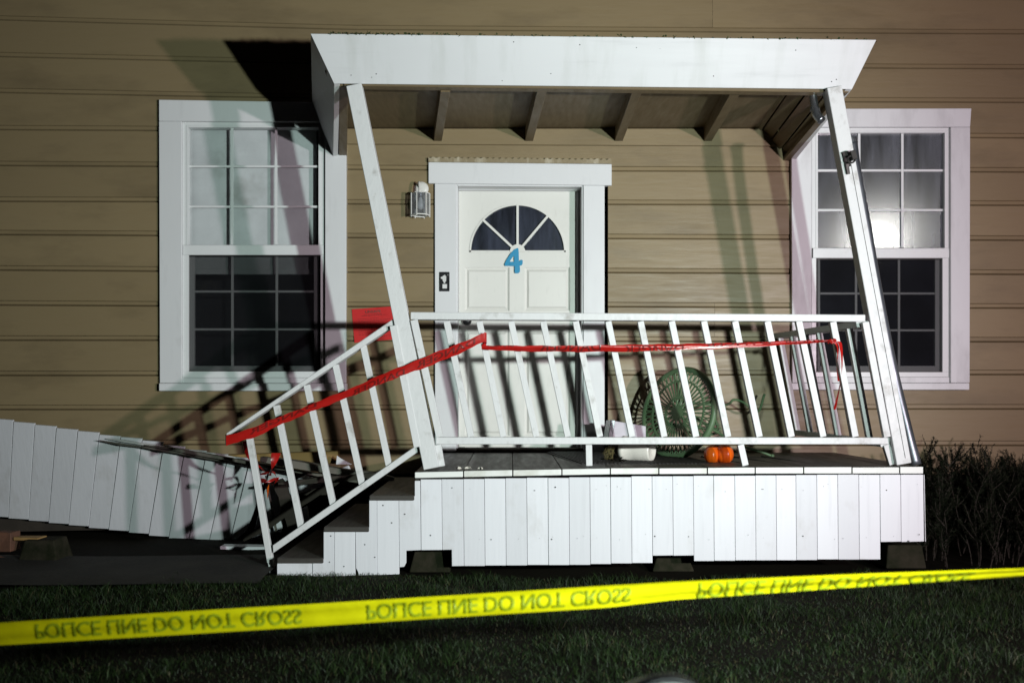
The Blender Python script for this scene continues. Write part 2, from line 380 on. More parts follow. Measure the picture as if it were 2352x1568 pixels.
for k in range(-2, 13):
    edges = [-400] + butts.get(k, []) + [2760]
    for xa, xb in zip(edges[:-1], edges[1:]):
        pieces = [[(xa + .25, xb - .25, lambda x, k=k: jz(k, x), lambda x, k=k: jz(k + 1, x))]]
        for (ox0, ox1, oy0, oy1) in OPEN:
            new = []
            for segs in pieces:
                cur = []
                for (sa, sb, zt, zb) in segs:
                    if sb <= ox0 or sa >= ox1: cur.append((sa, sb, zt, zb)); continue
                    mid = (max(sa, ox0) + min(sb, ox1)) / 2
                    yt, yb = np.interp(mid, XS, JT[k]), np.interp(mid, XS, JT[k + 1])
                    if yb <= oy0 or yt >= oy1: cur.append((sa, sb, zt, zb)); continue
                    if sa < ox0: cur.append((sa, ox0, zt, zb))
                    if yt < oy0 - 4: cur.append((max(sa, ox0), min(sb, ox1), zt, lambda x, q=zy(oy0): q))
                    elif yb > oy1 + 14: cur.append((max(sa, ox0), min(sb, ox1), lambda x, q=zy(oy1): q, zb))
                    else:
                        if cur: new.append(cur)
                        cur = []
                    if sb > ox1: cur.append((ox1, sb, zt, zb))
                if cur: new.append(cur)
            pieces = new
        for segs in pieces:
            vf = merge(*[segsweep(*s) for s in segs])
            o = mk('siding_board', vf, 'siding_paint', wall)
inner = merge(box(xw(-400), xw(2760), 1.4, 1.45, .3, 4.3), box(xw(-400), xw(2760), .012, 1.4, .44, .47), box(xw(-400), xw(2760), .012, 1.4, 4.25, 4.3),
              box(xw(-400) - .03, xw(-400), .012, 1.45, .3, 4.3), box(xw(2760), xw(2760) + .03, .012, 1.45, .3, 4.3))
mk('interior_shell', inner, 'interior_dark', house)
mk('sill_beam', box(xw(-400), xw(2760), .012, .14, .30, .50), 'dark_timber', house)

def frame4(name, parent, o, i, Y, dep, mat, bev=.002):
    (ox0, oy0, ox1, oy1), (ix0, iy0, ix1, iy1) = o, i
    for q in ([(ox0, oy0), (ox1, oy0), (ix1, iy0), (ix0, iy0)], [(ix0, iy1), (ix1, iy1), (ox1, oy1), (ox0, oy1)],
              [(ox0, oy0), (ix0, iy0), (ix0, iy1), (ox0, oy1)], [(ix1, iy0), (ox1, oy0), (ox1, oy1), (ix1, iy1)]):
        mk(name, slab(q, Y, dep), mat, parent, bevel=bev)

def window(c, label, cmat, uglass, lglass, tilt=0.0, blind=False):
    win = empty('window', P((c['L'] + c['Rt']) / 2, c['B'], 0), house); win['label'] = label
    Lx, Tx, Rx, Bx = c['L'], c['T'], c['Rt'], c['B']; fL, fT, fR, fB = c['fr']
    tl = c['tslope']
    mk('casing', slab([(Lx, Tx), (Rx, Tx + tl), (Rx - c['ms'], fT + tl * .4), (Lx, fT)], -.062, .066), cmat, win, bevel=.003)
    mk('casing', slab([(Lx, fT + .6), (fL, fT + .6), (fL, c['sillT'] - .6), (Lx + 2, c['sillT'] - .6)], -.060, .064), cmat, win, bevel=.003)
    mk('casing', slab([(fR, fT + tl * .3 + .6), (Rx - c['ms'], fT + tl * .4 + .6), (Rx - c['ms'] - 1, c['sillT'] - .6), (fR, c['sillT'] - .6)], -.060, .064), cmat, win, bevel=.003)
    mk('casing', slab([(fL + .4, fB + .3), (fR - .4, fB + .3), (fR - .4, c['sillT'] - .6), (fL + .4, c['sillT'] - .6)], -.038, .04), cmat, win, bevel=.002)
    mk('sill', slab([(Lx, c['sillT']), (c['sillR'], c['sillT']), (c['sillR'], Bx), (Lx, Bx)], -.078, .086), 'trim_white', win, bevel=.004)
    u, lo, lg = c['u'], c['lo'], c['lg']
    my0, my1 = c['meet']
    # outer vinyl frame
    for q in ([(fL, fT), (fR, fT), (u[2], u[1]), (u[0], u[1])], [(fL, fT), (u[0], u[1]), (u[0], my0), (fL, my0)], [(u[2], u[1]), (fR, fT), (fR, my0), (u[2], my0)],
              [(fL, my1), (lo[0], my1), (lo[0], lo[3]), (fL, lo[3])], [(lo[2], my1), (fR, my1), (fR, lo[3]), (lo[2], lo[3])], [(fL, lo[3]), (fR, lo[3]), (fR, fB), (fL, fB)]):
        mk('frame', slab(q, -.030, .075), 'vinyl_white', win, bevel=.002)
    mk('frame', slab([(fL + 3, my0), (fR - 3, my0), (fR - 3, my1), (fL + 3, my1)], -.036, .075), 'vinyl_white', win, bevel=.003)
    frame4('frame_lip', win, (u[0] - 5, u[1] - 5, u[2] + 5, my0), (u[0], u[1], u[2], my0 - .5), -.034, .004, 'vinyl_white', .001)
    # lower sash behind the insect screen
    frame4('sash', win, (lo[0] + 3, lo[1] - 4, lo[2] - 3, lo[3] + .5), lg, .012, .03, 'vinyl_white')
    def panes(r, xm, ym, Y, gm, mw, tl):
        xs = [r[0]] + xm + [r[2]]; ys = [r[1]] + ym + [r[3]]
        for i in range(3):
            for j in range(3):
                a = P(xs[i] - 1, ys[j] - 1, Y); b = P(xs[i + 1] + 1, ys[j + 1] + 1, Y)
                cxm, czm = (a.x + b.x) / 2, (a.z + b.z) / 2
                def tp(x, z): return (x, Y + (z - czm) * tl + (x - cxm) * tl * .33, z)
                q = [tp(a.x, b.z), tp(b.x, b.z), tp(b.x, a.z), tp(a.x, a.z)]
                mk('pane', extr(q, (0, .003, 0)), gm, win)
        for x in xm: mk('muntin', slab(rect(x - mw / 2, r[1], x + mw / 2, r[3]), Y - .014, .011), 'vinyl_white', win, bevel=.001)
        for y in ym:
            for i in range(3): mk('muntin', slab(rect(xs[i] + (mw / 2 if i else 0), y - mw / 2 + .3, xs[i + 1] - (mw / 2 if i < 2 else 0), y + mw / 2 - .3), Y - .013, .010), 'vinyl_white', win, bevel=.001)
    panes(u, c['ux'], c['uy'], .006, uglass, 5.6, tilt)
    panes(lg, c['lx'], c['ly'], .030, lglass, 5.4, -tilt * .6)
    mk('insect_screen', slab(rect(lo[0] + 1, lo[1], lo[2] - 1, lo[3] - 1), -.010, .001), 'insect_mesh', win)
    frame4('screen_frame', win, (lo[0], lo[1], lo[2], lo[3]), (lo[0] + 1.6, lo[1] + 2.5, lo[2] - 1.6, lo[3] - 2), -.014, .010, 'dark_iron', 0)
    if blind:
        V, Fc = [], []
        x0, x1 = P(438, 0, .085).x, P(727, 0, .085).x; z = P(0, 288, .085).z; zb = P(0, 619, .085).z
        while z > zb:
            V += [(x0, .083, z), (x1, .083, z), (x1, .0875, z - .0165), (x0, .0875, z - .0165)]; n = len(V); Fc.append((n - 4, n - 3, n - 2, n - 1)); z -= .0150
        o = mk('blind_slats', (V, Fc), 'blind_white', win); o['kind'] = 'stuff'
        mk('blind_rail', slab(rect(437, 618, 728, 630), .078, .02), 'blind_white', win, bevel=.003)
    return win
window(dict(L=364.7, T=229, Rt=795.2, B=897.4, ms=0, tslope=7, fr=(417, 278, 746.4, 867), sillT=880, sillR=795, u=(432.6, 293, 731.4, 562), lo=(432.6, 586.5, 736, 852.6),
            lg=(445.7, 588, 720.7, 840), meet=(563, 585.5), ux=[532.6, 633.8], uy=[382.4, 474.8], lx=[533.3, 635.4], ly=[669.3, 756.2]),
       'white sash window with lowered blinds, left of the door', 'trim_white', 'glass_clear', 'glass_clear', 0, True)
window(dict(L=1818, T=250, Rt=2231.6, B=895, ms=3, tslope=-1, fr=(1864.5, 292, 2184, 865.5), sillT=879.3, sillR=2227, u=(1878.8, 305.4, 2170, 568), lo=(1874.8, 593.6, 2165, 854.3),
            lg=(1884, 595, 2148, 840), meet=(570, 592.5), ux=[1973.6, 2072.8], uy=[391.6, 482.5], lx=[1966.4, 2065], ly=[673.9, 758.4]),
       'white sash window with fogged upper panes, right of the door', 'casing_worn', 'glass_fogged', 'glass_dim', 0)

# door
door = empty('door', P(1188, 1036, 0), house); door['label'] = 'white front door with half round fanlight'
mk('head_casing', slab([(984, 372.5), (1405, 377), (1405, 426), (984, 421)], -.052, .058), 'trim_white', door, bevel=.003)
fl = [(984 + i * 3.0, 361.5 + .032 * i + 1.6 * math.sin(i * 1.3) + random.uniform(-.5, .5)) for i in range(141)]
mk('drip_flashing', slab(fl + [(1405, 376.2), (984, 371.8)], -.06, .06), 'flashing', door)
mk('side_casing', slab([(998.5, 421.6), (1048, 422.1), (1048, 1036), (999, 1036)], -.045, .05), 'trim_white', door, bevel=.003)
mk('side_casing', slab([(1340, 425.8), (1388.7, 426.2), (1388.7, 1036), (1340, 1036)], -.045, .05), 'trim_white', door, bevel=.003)
mk('jamb', slab([(1048.3, 422.4), (1051.5, 428), (1051.5, 1034), (1048.3, 1034)], -.030, .24), 'trim_white', door)
mk('jamb', slab([(1336.3, 428), (1339.7, 426), (1339.7, 1034), (1336.3, 1034)], -.030, .24), 'trim_white', door)
mk('jamb', slab([(1048.5, 422.8), (1339.5, 425.6), (1336, 429), (1052, 427)], -.030, .24), 'trim_white', door)
mk('door_stop', slab([(1325, 436), (1337, 433), (1337, 1032), (1325, 1032)], .105, .04), 'trim_white', door, bevel=.004)
mk('door_stop', slab([(1051, 427.5), (1337, 429.5), (1333, 437), (1053, 436)], .08, .06), 'trim_white', door, bevel=.004)
mk('threshold', slab(rect(1046, 1029, 1342, 1038), -.04, .12), 'dark_timber', door, bevel=.004)
YD = .130
fc = (1188.8, 578.8); FRAD = 111.0
def arc(r, a0, a1, n): return [(fc[0] + r * math.cos(R(a0 + (a1 - a0) * i / n)), fc[1] - r * math.sin(R(a0 + (a1 - a0) * i / n))) for i in range(n + 1)]
# leaf in pieces round the fanlight: stiles, rails
leaf = merge(slab([(1051, 433)] + [(1336, 433)] + [(1336, 578.8)] + arc(FRAD, 0, 180, 40) + [(1051, 578.8)], YD, .04),
             slab(rect(1051, 578.8, 1336, 614), YD, .04), slab(rect(1051, 614, 1067.6, 1026), YD, .04), slab(rect(1309.2, 614, 1336, 1026), YD, .04),
             slab(rect(1169.7, 614, 1204.9, 1029), YD, .04), slab(rect(1067.6, 714, 1169.7, 758), YD, .04), slab(rect(1204.9, 714, 1309.2, 758), YD, .04),
             slab(rect(1067.6, 1000, 1169.7, 1029), YD, .04), slab(rect(1204.9, 1000, 1309.2, 1029), YD, .04))
mk('door_leaf', leaf, 'door_white', door)
for (a, b, c, d) in ((1067.6, 614, 1169.7, 714), (1204.9, 614, 1309.2, 714), (1067.6, 758, 1169.7, 1000), (1204.9, 758, 1309.2, 1000)):
    o4 = [P(a, d, YD + .008), P(c, d, YD + .008), P(c, b, YD + .008), P(a, b, YD + .008)]
    g = 5; g4 = [P(a + g, d - g, YD + .016), P(c - g, d - g, YD + .016), P(c - g, b + g, YD + .016), P(a + g, b + g, YD + .016)]
    k = 10; k4 = [P(a + k, d - k, YD + .003), P(c - k, d - k, YD + .003), P(c - k, b + k, YD + .003), P(a + k, b + k, YD + .003)]
    V = o4 + g4 + k4; Fc = [(i, (i + 1) % 4, 4 + (i + 1) % 4, 4 + i) for i in range(4)] + [(4 + i, 4 + (i + 1) % 4, 8 + (i + 1) % 4, 8 + i) for i in range(4)] + [(8, 9, 10, 11)]
    mk('panel', (V, Fc), 'door_white', door)
rim = slab(arc(FRAD, 0, 180, 40) + arc(FRAD - 4, 180, 0, 40), YD - .006, .02); mk('fanlight_rim', rim, 'door_white', door)
mk('fanlight_rim', slab([(fc[0] - FRAD, 575), (fc[0] + FRAD, 575), (fc[0] + FRAD, 579.5), (fc[0] - FRAD, 579.5)], YD - .006, .02), 'door_white', door, bevel=.001)
mk('fanlight_hub', slab(arc(18, 0, 180, 14), YD - .010, .024), 'door_white', door)
cuts = [0, 50, 90, 137, 180]
for a in cuts[1:-1]:
    dx, dy = math.cos(R(a)), -math.sin(R(a)); nx, ny = -dy * 2.7, dx * 2.7
    q = [(fc[0] + dx * 16 + nx, fc[1] + dy * 16 + ny), (fc[0] + dx * 110 + nx, fc[1] + dy * 110 + ny), (fc[0] + dx * 110 - nx, fc[1] + dy * 110 - ny), (fc[0] + dx * 16 - nx, fc[1] + dy * 16 - ny)]
    mk('fanlight_muntin', slab(q, YD - .008, .022), 'door_white', door, bevel=.001)
for a0, a1 in zip(cuts[:-1], cuts[1:]):
    mk('pane', slab(arc(109, a0, a1, 12) + arc(10, a1, a0, 4), YD + .016, .003), 'glass_door', door)
kb = P(1073, 737, YD)
kn = lathe([(.001, -.062), (.018, -.061), (.029, -.052), (.032, -.042), (.028, -.030), (.015, -.022), (.013, -.010), (.033, -.006), (.034, 0)], 24, kb, (0, 1, 0))
mk('knob', kn, 'black_plastic', door, smooth=True)

# ------------------------------------------------------------------ porch
porch = empty('porch', P(1500, 1325, -1.0))
tag(porch, 'racked white porch with leaning posts, flat roof, plank skirt and steps', 'porch')
roof = empty('roof', P(1360, 205, -.6), porch)
YT, YB = -1.50, -1.37
TL, TR, BL, BR = P(713, 78, YT), P(2013, 92, YT), P(767, 192.5, YB), P(1957, 205.5, YB)
LTb, LBb = P(717, 237, -.03), P(765, 362, -.03)
RBb = P(1826, 369, -.03); RTb = Vector((RBb.x + .17, -.03, RBb.z + .41))
inn = Vector((0, .03, .012))
mk('fascia', hexa([BL, BR, TR, TL], [BL + inn, BR + inn, TR + inn, TL + inn]), 'fascia_white', roof, bevel=.002)
ii = Vector((.036, .002, .004))
mk('side_fascia', hexa([BL + Vector((.0, .006, 0)), TL + Vector((0, .006, 0)), LTb, LBb], [BL + ii, TL + ii + Vector((0, .006, 0)), LTb + ii, LBb + ii]), 'trim_white', roof, bevel=.002)
ir = Vector((-.036, .002, .004))
mk('side_fascia', hexa([TR + Vector((0, .006, 0)), BR + Vector((0, .006, 0)), RBb, RTb], [TR + ir + Vector((0, .006, 0)), BR + ir, RBb + ir, RTb + ir]), 'trim_white', roof, bevel=.002)
dn = Vector((0, 0, -.03))
mk('roof_sheet', hexa([TL + Vector((.05, .05, -.035)), TR + Vector((-.05, .05, -.035)), RTb + Vector((-.05, 0, -.06)), LTb + Vector((.05, 0, -.06))],
                      [TL + Vector((.05, .05, -.06)), TR + Vector((-.05, .05, -.06)), RTb + Vector((-.05, 0, -.085)), LTb + Vector((.05, 0, -.085))]), 'dark_timber', roof)
zs0, zs1 = ZC + 1.925, ZC + 1.895     # soffit height at wall / front
sL, sR = xw(800), xw(1745)
sof = hexa([(sL, -.024, zs0), (sR, -.024, zs0), (sR - .10, -1.34, zs1), (sL + .10, -1.34, zs1)], [(sL, -.024, zs0 + .015), (sR, -.024, zs0 + .015), (sR - .10, -1.34, zs1 + .015), (sL + .10, -1.34, zs1 + .015)])
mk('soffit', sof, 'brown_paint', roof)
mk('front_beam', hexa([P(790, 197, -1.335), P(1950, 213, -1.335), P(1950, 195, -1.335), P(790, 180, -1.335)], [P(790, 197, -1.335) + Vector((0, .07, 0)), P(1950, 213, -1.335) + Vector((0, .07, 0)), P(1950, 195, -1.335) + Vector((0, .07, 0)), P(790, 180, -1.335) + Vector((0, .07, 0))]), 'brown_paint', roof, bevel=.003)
for (wx, fx) in ((1006, 1022), (1214.5, 1245), (1419.5, 1465), (1623, 1694)):
    A = Vector((xw(wx), -.024, 0)); B = Vector(((fx - CX) * (D - 1.3) / F, -1.27, 0)); h = .030
    zb0, zb1 = ZC + 1.826, ZC + 1.800
    f = [(A.x - h, A.y, zb0), (A.x + h, A.y, zb0), (B.x + h, B.y, zb1), (B.x - h, B.y, zb1)]
    b = [(A.x - h, A.y, zs0 + .005), (A.x + h, A.y, zs0 + .005), (B.x + h, B.y, zs1 + .005), (B.x - h, B.y, zs1 + .005)]
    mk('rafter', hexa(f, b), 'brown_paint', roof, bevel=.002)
mk('ledger_board', slab([(797, 296), (1800, 296), (1800, 335.5), (797, 330.5)], -.050, .027), 'siding_paint', roof, bevel=.002)
# end rafters inside the flared side boards
a0, a1 = P(788, 360, -.03), P(790, 199, -1.32)
mk('end_rafter', hexa([a0 + Vector((-.03, 0, 0)), a0 + Vector((.028, 0, 0)), a1 + Vector((.028, 0, 0)), a1 + Vector((-.03, 0, 0))],
                      [a0 + Vector((-.03, 0, .26)), a0 + Vector((.028, 0, .26)), a1 + Vector((.028, 0, .12)), a1 + Vector((-.03, 0, .12))]), 'brown_paint', roof, bevel=.002)
w0, w1 = Vector((xw(1722), -.03, ZC + 1.965)), P(1815, 366, -.03)
f0, f1 = Vector((1.64, -1.32, ZC + 1.90)), P(1950, 207, -1.32)
for i in range(4):
    p, q = i / 4 + .012, (i + 1) / 4 - .012
    fr = [w0.lerp(w1, p), w0.lerp(w1, q), f0.lerp(f1, q), f0.lerp(f1, p)]
    st = Vector((.010, 0, .014)) * (1 if i % 2 else .2)
    fr = [v + st for v in fr]
    mk('flare_board', hexa(fr, [v + Vector((.012, 0, .016)) for v in fr]), 'brown_paint', roof, bevel=.002)
mk('flare_board', hexa([w1 + Vector((-.05, .004, -.008)), w1 + Vector((-.005, .004, -.012)), f1 + Vector((-.0, .01, -.012)), f1 + Vector((-.045, .01, -.008))],
                       [w1 + Vector((-.05, .004, .02)), w1 + Vector((-.005, .004, .02)), f1 + Vector((-.0, .01, .02)), f1 + Vector((-.045, .01, .02))]), 'brown_paint', roof, bevel=.002)
V, Fc = [], []
for i in range(13):
    u, v = random.uniform(.02, .98), random.choice([.18, .8]) + random.uniform(-.1, .1); c = BL.lerp(BR, u).lerp(TL.lerp(TR, u), v) + Vector((0, -.0015, 0)); r = random.uniform(.0015, .004); n0 = len(V)
    V += [c + Vector((r * math.cos(k * math.pi / 3), 0, r * math.sin(k * math.pi / 3))) for k in range(6)]; Fc.append(tuple(range(n0, n0 + 6)))
o = mk('nail_heads', (V, Fc), 'nail_rust', roof); o['kind'] = 'stuff'
# moss tufts along the top edge
V, Fc = [], []
for i in range(420):
    u = random.random() ** 1.6 if i < 300 else random.random()
    u = .03 + .97 * u if i >= 120 else random.uniform(.06, .2)
    p = TL.lerp(TR, u) + Vector((0, random.uniform(-.004, .03), random.uniform(-.008, .006))); s = random.uniform(.004, .014)
    for k in range(2):
        d = Vector((random.uniform(-1, 1), random.uniform(-1, 1), random.uniform(.1, .8))).normalized() * s; e = Vector((random.uniform(-1, 1), random.uniform(-1, 1), random.uniform(0, .5))).normalized() * s
        V += [p, p + d, p + d + e, p + e]; n = len(V); Fc.append((n - 4, n - 3, n - 2, n - 1))
o = mk('moss_tufts', (V, Fc), 'moss', roof); o['kind'] = 'stuff'

# posts
def post(tp, bt, wd, crack):
    A, B = P(tp[0], tp[1], -1.36), P(bt[0], bt[1], -1.39)
    p = mk('post', bar(A, B, wd, .088), 'rail_white', porch, bevel=.003)
    if crack:
        ax = (B - A).normalized(); sd = Vector((ax.z, 0, -ax.x)).normalized() * (-.012)
        C0, C1 = A.lerp(B, .2), A.lerp(B, .985)
        off = Vector((0, -.0452, 0)) + sd
        mk('seam', bar(C0 + off, C1 + off, .0022, .003), 'nail_rust', p)
    return p
post((815, 200), (992, 1074), .092, False)
rp = post((1911, 205), (2070, 1064), .088, True)
# clamp on the right post
c0 = P(1944, 366, -1.425)
clamp = merge(bar(c0 + Vector((-.012, 0, .045)), c0 + Vector((.012, 0, -.045)), .030, .012), bar(c0 + Vector((.018, -.03, .04)), c0 + Vector((.034, -.03, -.012)), .030, .05),
              tube([c0 + Vector((.012 + .022 * math.cos(a), -.045, -.012 + .020 * math.sin(a))) for a in np.linspace(0, 2 * math.pi, 15)], .006, 6), bar(c0 + Vector((0, -.012, -.03)), c0 + Vector((.012, -.004, -.09)), .018, .006))
mk('pipe_clamp', clamp, 'dark_iron', porch, bevel=.001)

# front railing
fr_ = empty('front_railing', PL(1500, 1020), porch)
def railbar(name, x0, ya, yb, x1, yc, yd, off, dp, parent, bev=.003):
    q = [PL(x0, yb, off), PL(x1, yd, off), PL(x1, yc, off), PL(x0, ya, off)]
    return mk(name, hexa(q, [p + Vector((0, dp, 0)) for p in q]), 'rail_white', parent, bevel=bev)
railbar('top_rail', 943, 716.5, 733.5, 1988, 722.5, 738.5, -.03, .088, fr_)
railbar('bottom_rail', 1001, 1003.5, 1020, 2043.5, 1004.5, 1020, -.02, .04, fr_)
tops = [1027, 1101, 1174, 1247, 1322, 1397, 1470, 1541, 1615, 1688, 1761, 1833, 1911]
bots = [1082, 1156, 1231, 1305, 1377, 1452, 1525, 1598, 1671, 1744, 1817, 1890, 1963]
for i, (a, b) in enumerate(zip(tops, bots)):
    ty = 738 if i < 12 else 739
    A, B = PL(a + random.uniform(-1, 1), ty - random.uniform(-1, .5), .012), PL(b + random.uniform(-1, 1), 1002.2, .012)
    mk('baluster', bar(A, B, .0375 + random.uniform(-.001, .001), .036), 'rail_white', fr_, bevel=.002)
mk('end_baluster', bar(PL(951, 735, -.041), PL(1010, 1002.5, -.041), .042, .036), 'rail_white', fr_, bevel=.002)
mk('end_baluster', bar(PL(1986, 740, -.041), PL(2036, 1003, -.041), .040, .036), 'rail_white', fr_, bevel=.002)
for (a, b, yb) in ((1352, 1353, 1069), (1700, 1711, 1068), (2034, 2048, 1066), (1006, 1015, 1070)):
    mk('foot_block', bar(PL(a, 1020.5, .0), PL(b, yb, .0), .038, .036), 'rail_white', fr_, bevel=.002)

# stair railing
sr = empty('stair_railing', PL(620, 1320), porch)
def quadbar(name, q, off, dp, parent, mat='rail_white'):
    p = [PL(x, y, off) for x, y in q]
    return mk(name, hexa(p, [v + Vector((0, dp, 0)) for v in p]), mat, parent, bevel=.003)
quadbar('top_rail', [(519, 1004), (907, 746.5), (907, 729.5), (519.5, 995)], -.028, .085, sr)
quadbar('bottom_rail', [(627, 1269.5), (964.5, 1034), (964.5, 1017), (626, 1252)], -.02, .04, sr)
for (tx, ty, bx, by) in ((834, 791, 894, 1071), (771, 838, 832.5, 1114), (705, 884, 766, 1160), (635.5, 931, 692.5, 1212), (570, 985, 622, 1290)):
    mk('baluster', bar(PL(tx, ty, .010), PL(bx, by, .010), .037, .034), 'rail_white', sr, bevel=.002)
mk('newel_foot', bar(PL(621.5, 1286, .012), PL(629, 1322, .012), .030, .03), 'rail_white', sr)
mk('end_baluster', bar(PL(903.5, 748, -.041), PL(959, 1026, -.041), .042, .036), 'rail_white', sr, bevel=.002)

# side railing, running back to the wall at the right
sd_ = empty('side_railing', P(1990, 1020, -.7), porch)
def side(t, z): return Vector((1.955 + .115 * t + (ZC + .38 - z) * .20, -.05 - 1.33 * t, z))
mk('top_rail', hexa([side(0, ZC + .35), side(1, ZC + .35), side(1, ZC + .388), side(0, ZC + .388)], [side(0, ZC + .35) + Vector((.085, 0, 0)), side(1, ZC + .35) + Vector((.085, 0, 0)), side(1, ZC + .388) + Vector((.085, 0, 0)), side(0, ZC + .388) + Vector((.085, 0, 0))]), 'rail_white', sd_, bevel=.002)
mk('bottom_rail', hexa([side(0, ZC - .37), side(1, ZC - .37), side(1, ZC - .33), side(0, ZC - .33)], [side(0, ZC - .37) + Vector((.04, 0, 0)), side(1, ZC - .37) + Vector((.04, 0, 0)), side(1, ZC - .33) + Vector((.04, 0, 0)), side(0, ZC - .33) + Vector((.04, 0, 0))]), 'rail_white', sd_, bevel=.002)
for t in (.03, .20, .37, .54, .71, .87):
    mk('baluster', bar(side(t, ZC + .36) + Vector((.03, 0, 0)), side(t, ZC - .34) + Vector((.02, 0, 0)), .037, .036), 'rail_white', sd_, bevel=.002)

# deck
deck = empty('deck', P(1536, 1085, -.8), porch)
dx = [952, 1064.6, 1177.6, 1290.4, 1401.7, 1513, 1624.4, 1734.3, 1845.4, 1956.5, 2066, 2121]
def dty(x): return np.interp(x, [952, 1177, 1400, 1750, 2121], [1083.3, 1078.5, 1074.6, 1072.8, 1071.5])
def dby(x): return np.interp(x, [952, 1177, 1400, 1750, 2121], [1097.5, 1093, 1089, 1087, 1087])
for i, (a, b) in enumerate(zip(dx[:-1], dx[1:])):
    a += .5; b -= .5; dz = random.uniform(-.6, .6)
    f = [P(a, dby(a), -1.5), P(b, dby(b), -1.5), P(b, dty(b) + dz, -1.5), P(a, dty(a) + dz, -1.5)]
    bk = [Vector((p.x * 1.0 - .0 , -.005, q)) for p, q in zip(f, (ZC - .540, ZC - .540, ZC - .502, ZC - .502))]
    plank = mk('deck_board', hexa(f, bk), 'deck_grey', deck, bevel=.006, seg=2)
    m2 = f[2].z - .005
    mk('painted_end', hexa([f[0] + Vector((.002, -.004, .001)), f[1] + Vector((-.002, -.004, .001)), f[2] + Vector((-.002, -.004, -.001)), f[3] + Vector((.002, -.004, -.001))],
                           [f[0] + Vector((.002, .012, .001)), f[1] + Vector((-.002, .012, .001)), f[2] + Vector((-.002, .0, -.001)), f[3] + Vector((.002, .0, -.001))]), 'deck_edge_white', plank, bevel=.005, seg=2)
mk('rim_joist', slab([(956, 1099), (2118, 1089), (2118, 1120), (956, 1130)], -1.44, .04), 'dark_timber', deck)
for yq in (-1.0, -.5):
    mk('joist', box(P(960, 0, -1.5).x, P(2118, 0, -1.5).x, yq, yq + .04, .42, .575), 'dark_timber', deck)

# plank skirt, front
skirt = empty('skirt', P(1380, 1325, -1.47), porch)
xs = [965.6, 1014.3, 1064.3, 1112.5, 1161, 1209.6, 1258.4, 1306.8, 1354.7, 1402, 1450, 1497.5, 1545, 1592.4, 1639, 1687.5, 1735, 1782.5, 1828, 1876, 1924, 1972.5, 2021, 2068.6, 2121]
YS = -1.478
def skirtplank(pts, extra=0):
    mk('skirt_plank', slab(pts, YS + random.uniform(-.004, .004) + extra, .018), 'skirt_white', skirt, bevel=.0015)
for i, (a, b) in enumerate(zip(xs[:-1], xs[1:])):
    a2, b2 = a + .35 + 1.6 * (a > 965), b - .35 + 1.6; a += .35; b -= .35
    tp = 1100.5 if a < 1000 else np.interp(a, [1000, 1400, 1750, 2121], [1100.5, 1094, 1090.5, 1088.5]) + random.uniform(-.4, 1.2)
    bt = np.interp(a, [965, 1330, 1500, 1592, 2020], [1299.8, 1295.6, 1290.5, 1287.2, 1283]) + random.uniform(-.5, .8)
    if i == 0: skirtplank([(a, tp), (b, tp), (b2, 1262.3), (a2, 1262.8)])
    elif i == 1: skirtplank([(a, tp), (b, tp), (b2, bt), (1038, bt + .4), (1037.5, 1261.6), (a2, 1262.2)])
    elif i == 11 or i == 12: skirtplank([(a, tp), (b, tp), (b2, 1274.8), (a2, 1275.4)])
    elif i >= 23 - 0 or i == 22: skirtplank([(a, tp), (b, tp), (b2, 1243.2 - (i == 23) * .4), (a2, 1244)])
    else: skirtplank([(a, tp), (b, tp), (b2, bt), (a2, bt)])
# stepped skirt of the stair
stp = [(636.3, 717.4, 1283.8, 1283.6, 1333, 1331), (717.9, 743.0, 1283.6, 1283.4, 1330, 1329), (743.4, 767.1, 1212, 1211.5, 1329, 1327.5), (767.6, 815.7, 1211.5, 1210.8, 1326, 1322.5), (816.3, 847.8, 1210.8, 1210, 1322, 1321), (848.2, 865.3, 1139.6, 1139.3, 1321, 1320.5)]
# boards as the saw cut them
skirtplank([(636.3, 1284), (717.4, 1283.8), (717.6, 1331), (636.5, 1333)])
skirtplank([(718, 1284), (743.2, 1283.6), (743.2, 1212.3), (767.1, 1211.6), (767.4, 1327.2), (718, 1330)])
skirtplank([(767.7, 1212), (815.6, 1211), (816, 1322.5), (768, 1326.5)])
skirtplank([(816.3, 1211), (848, 1210.3), (848, 1139.8), (865.2, 1139.4), (866, 1320.3), (824, 1321.8), (822, 1312), (817.5, 1304)])
skirtplank([(865.8, 1139.8), (915.4, 1139), (917, 1318), (866.4, 1320)])
skirtplank([(916, 1139.4), (952.6, 1138.6), (952.6, 1104), (965, 1103.5), (966.8, 1262.6), (932.8, 1264), (932.8, 1292), (928, 1301), (917.6, 1302)])
mk('corner_edge', hexa([P(2122.2, 1090, YS), P(2125.2, 1243, YS), P(2126.5, 1243, YS), P(2123.5, 1090, YS)], [P(2122.2, 1090, YS) + Vector((.004, .9, 0)), P(2125.2, 1243, YS) + Vector((.004, .9, 0)), P(2126.5, 1243, YS) + Vector((.010, .9, 0)), P(2123.5, 1090, YS) + Vector((.010, .9, 0))]), 'skirt_white', skirt)
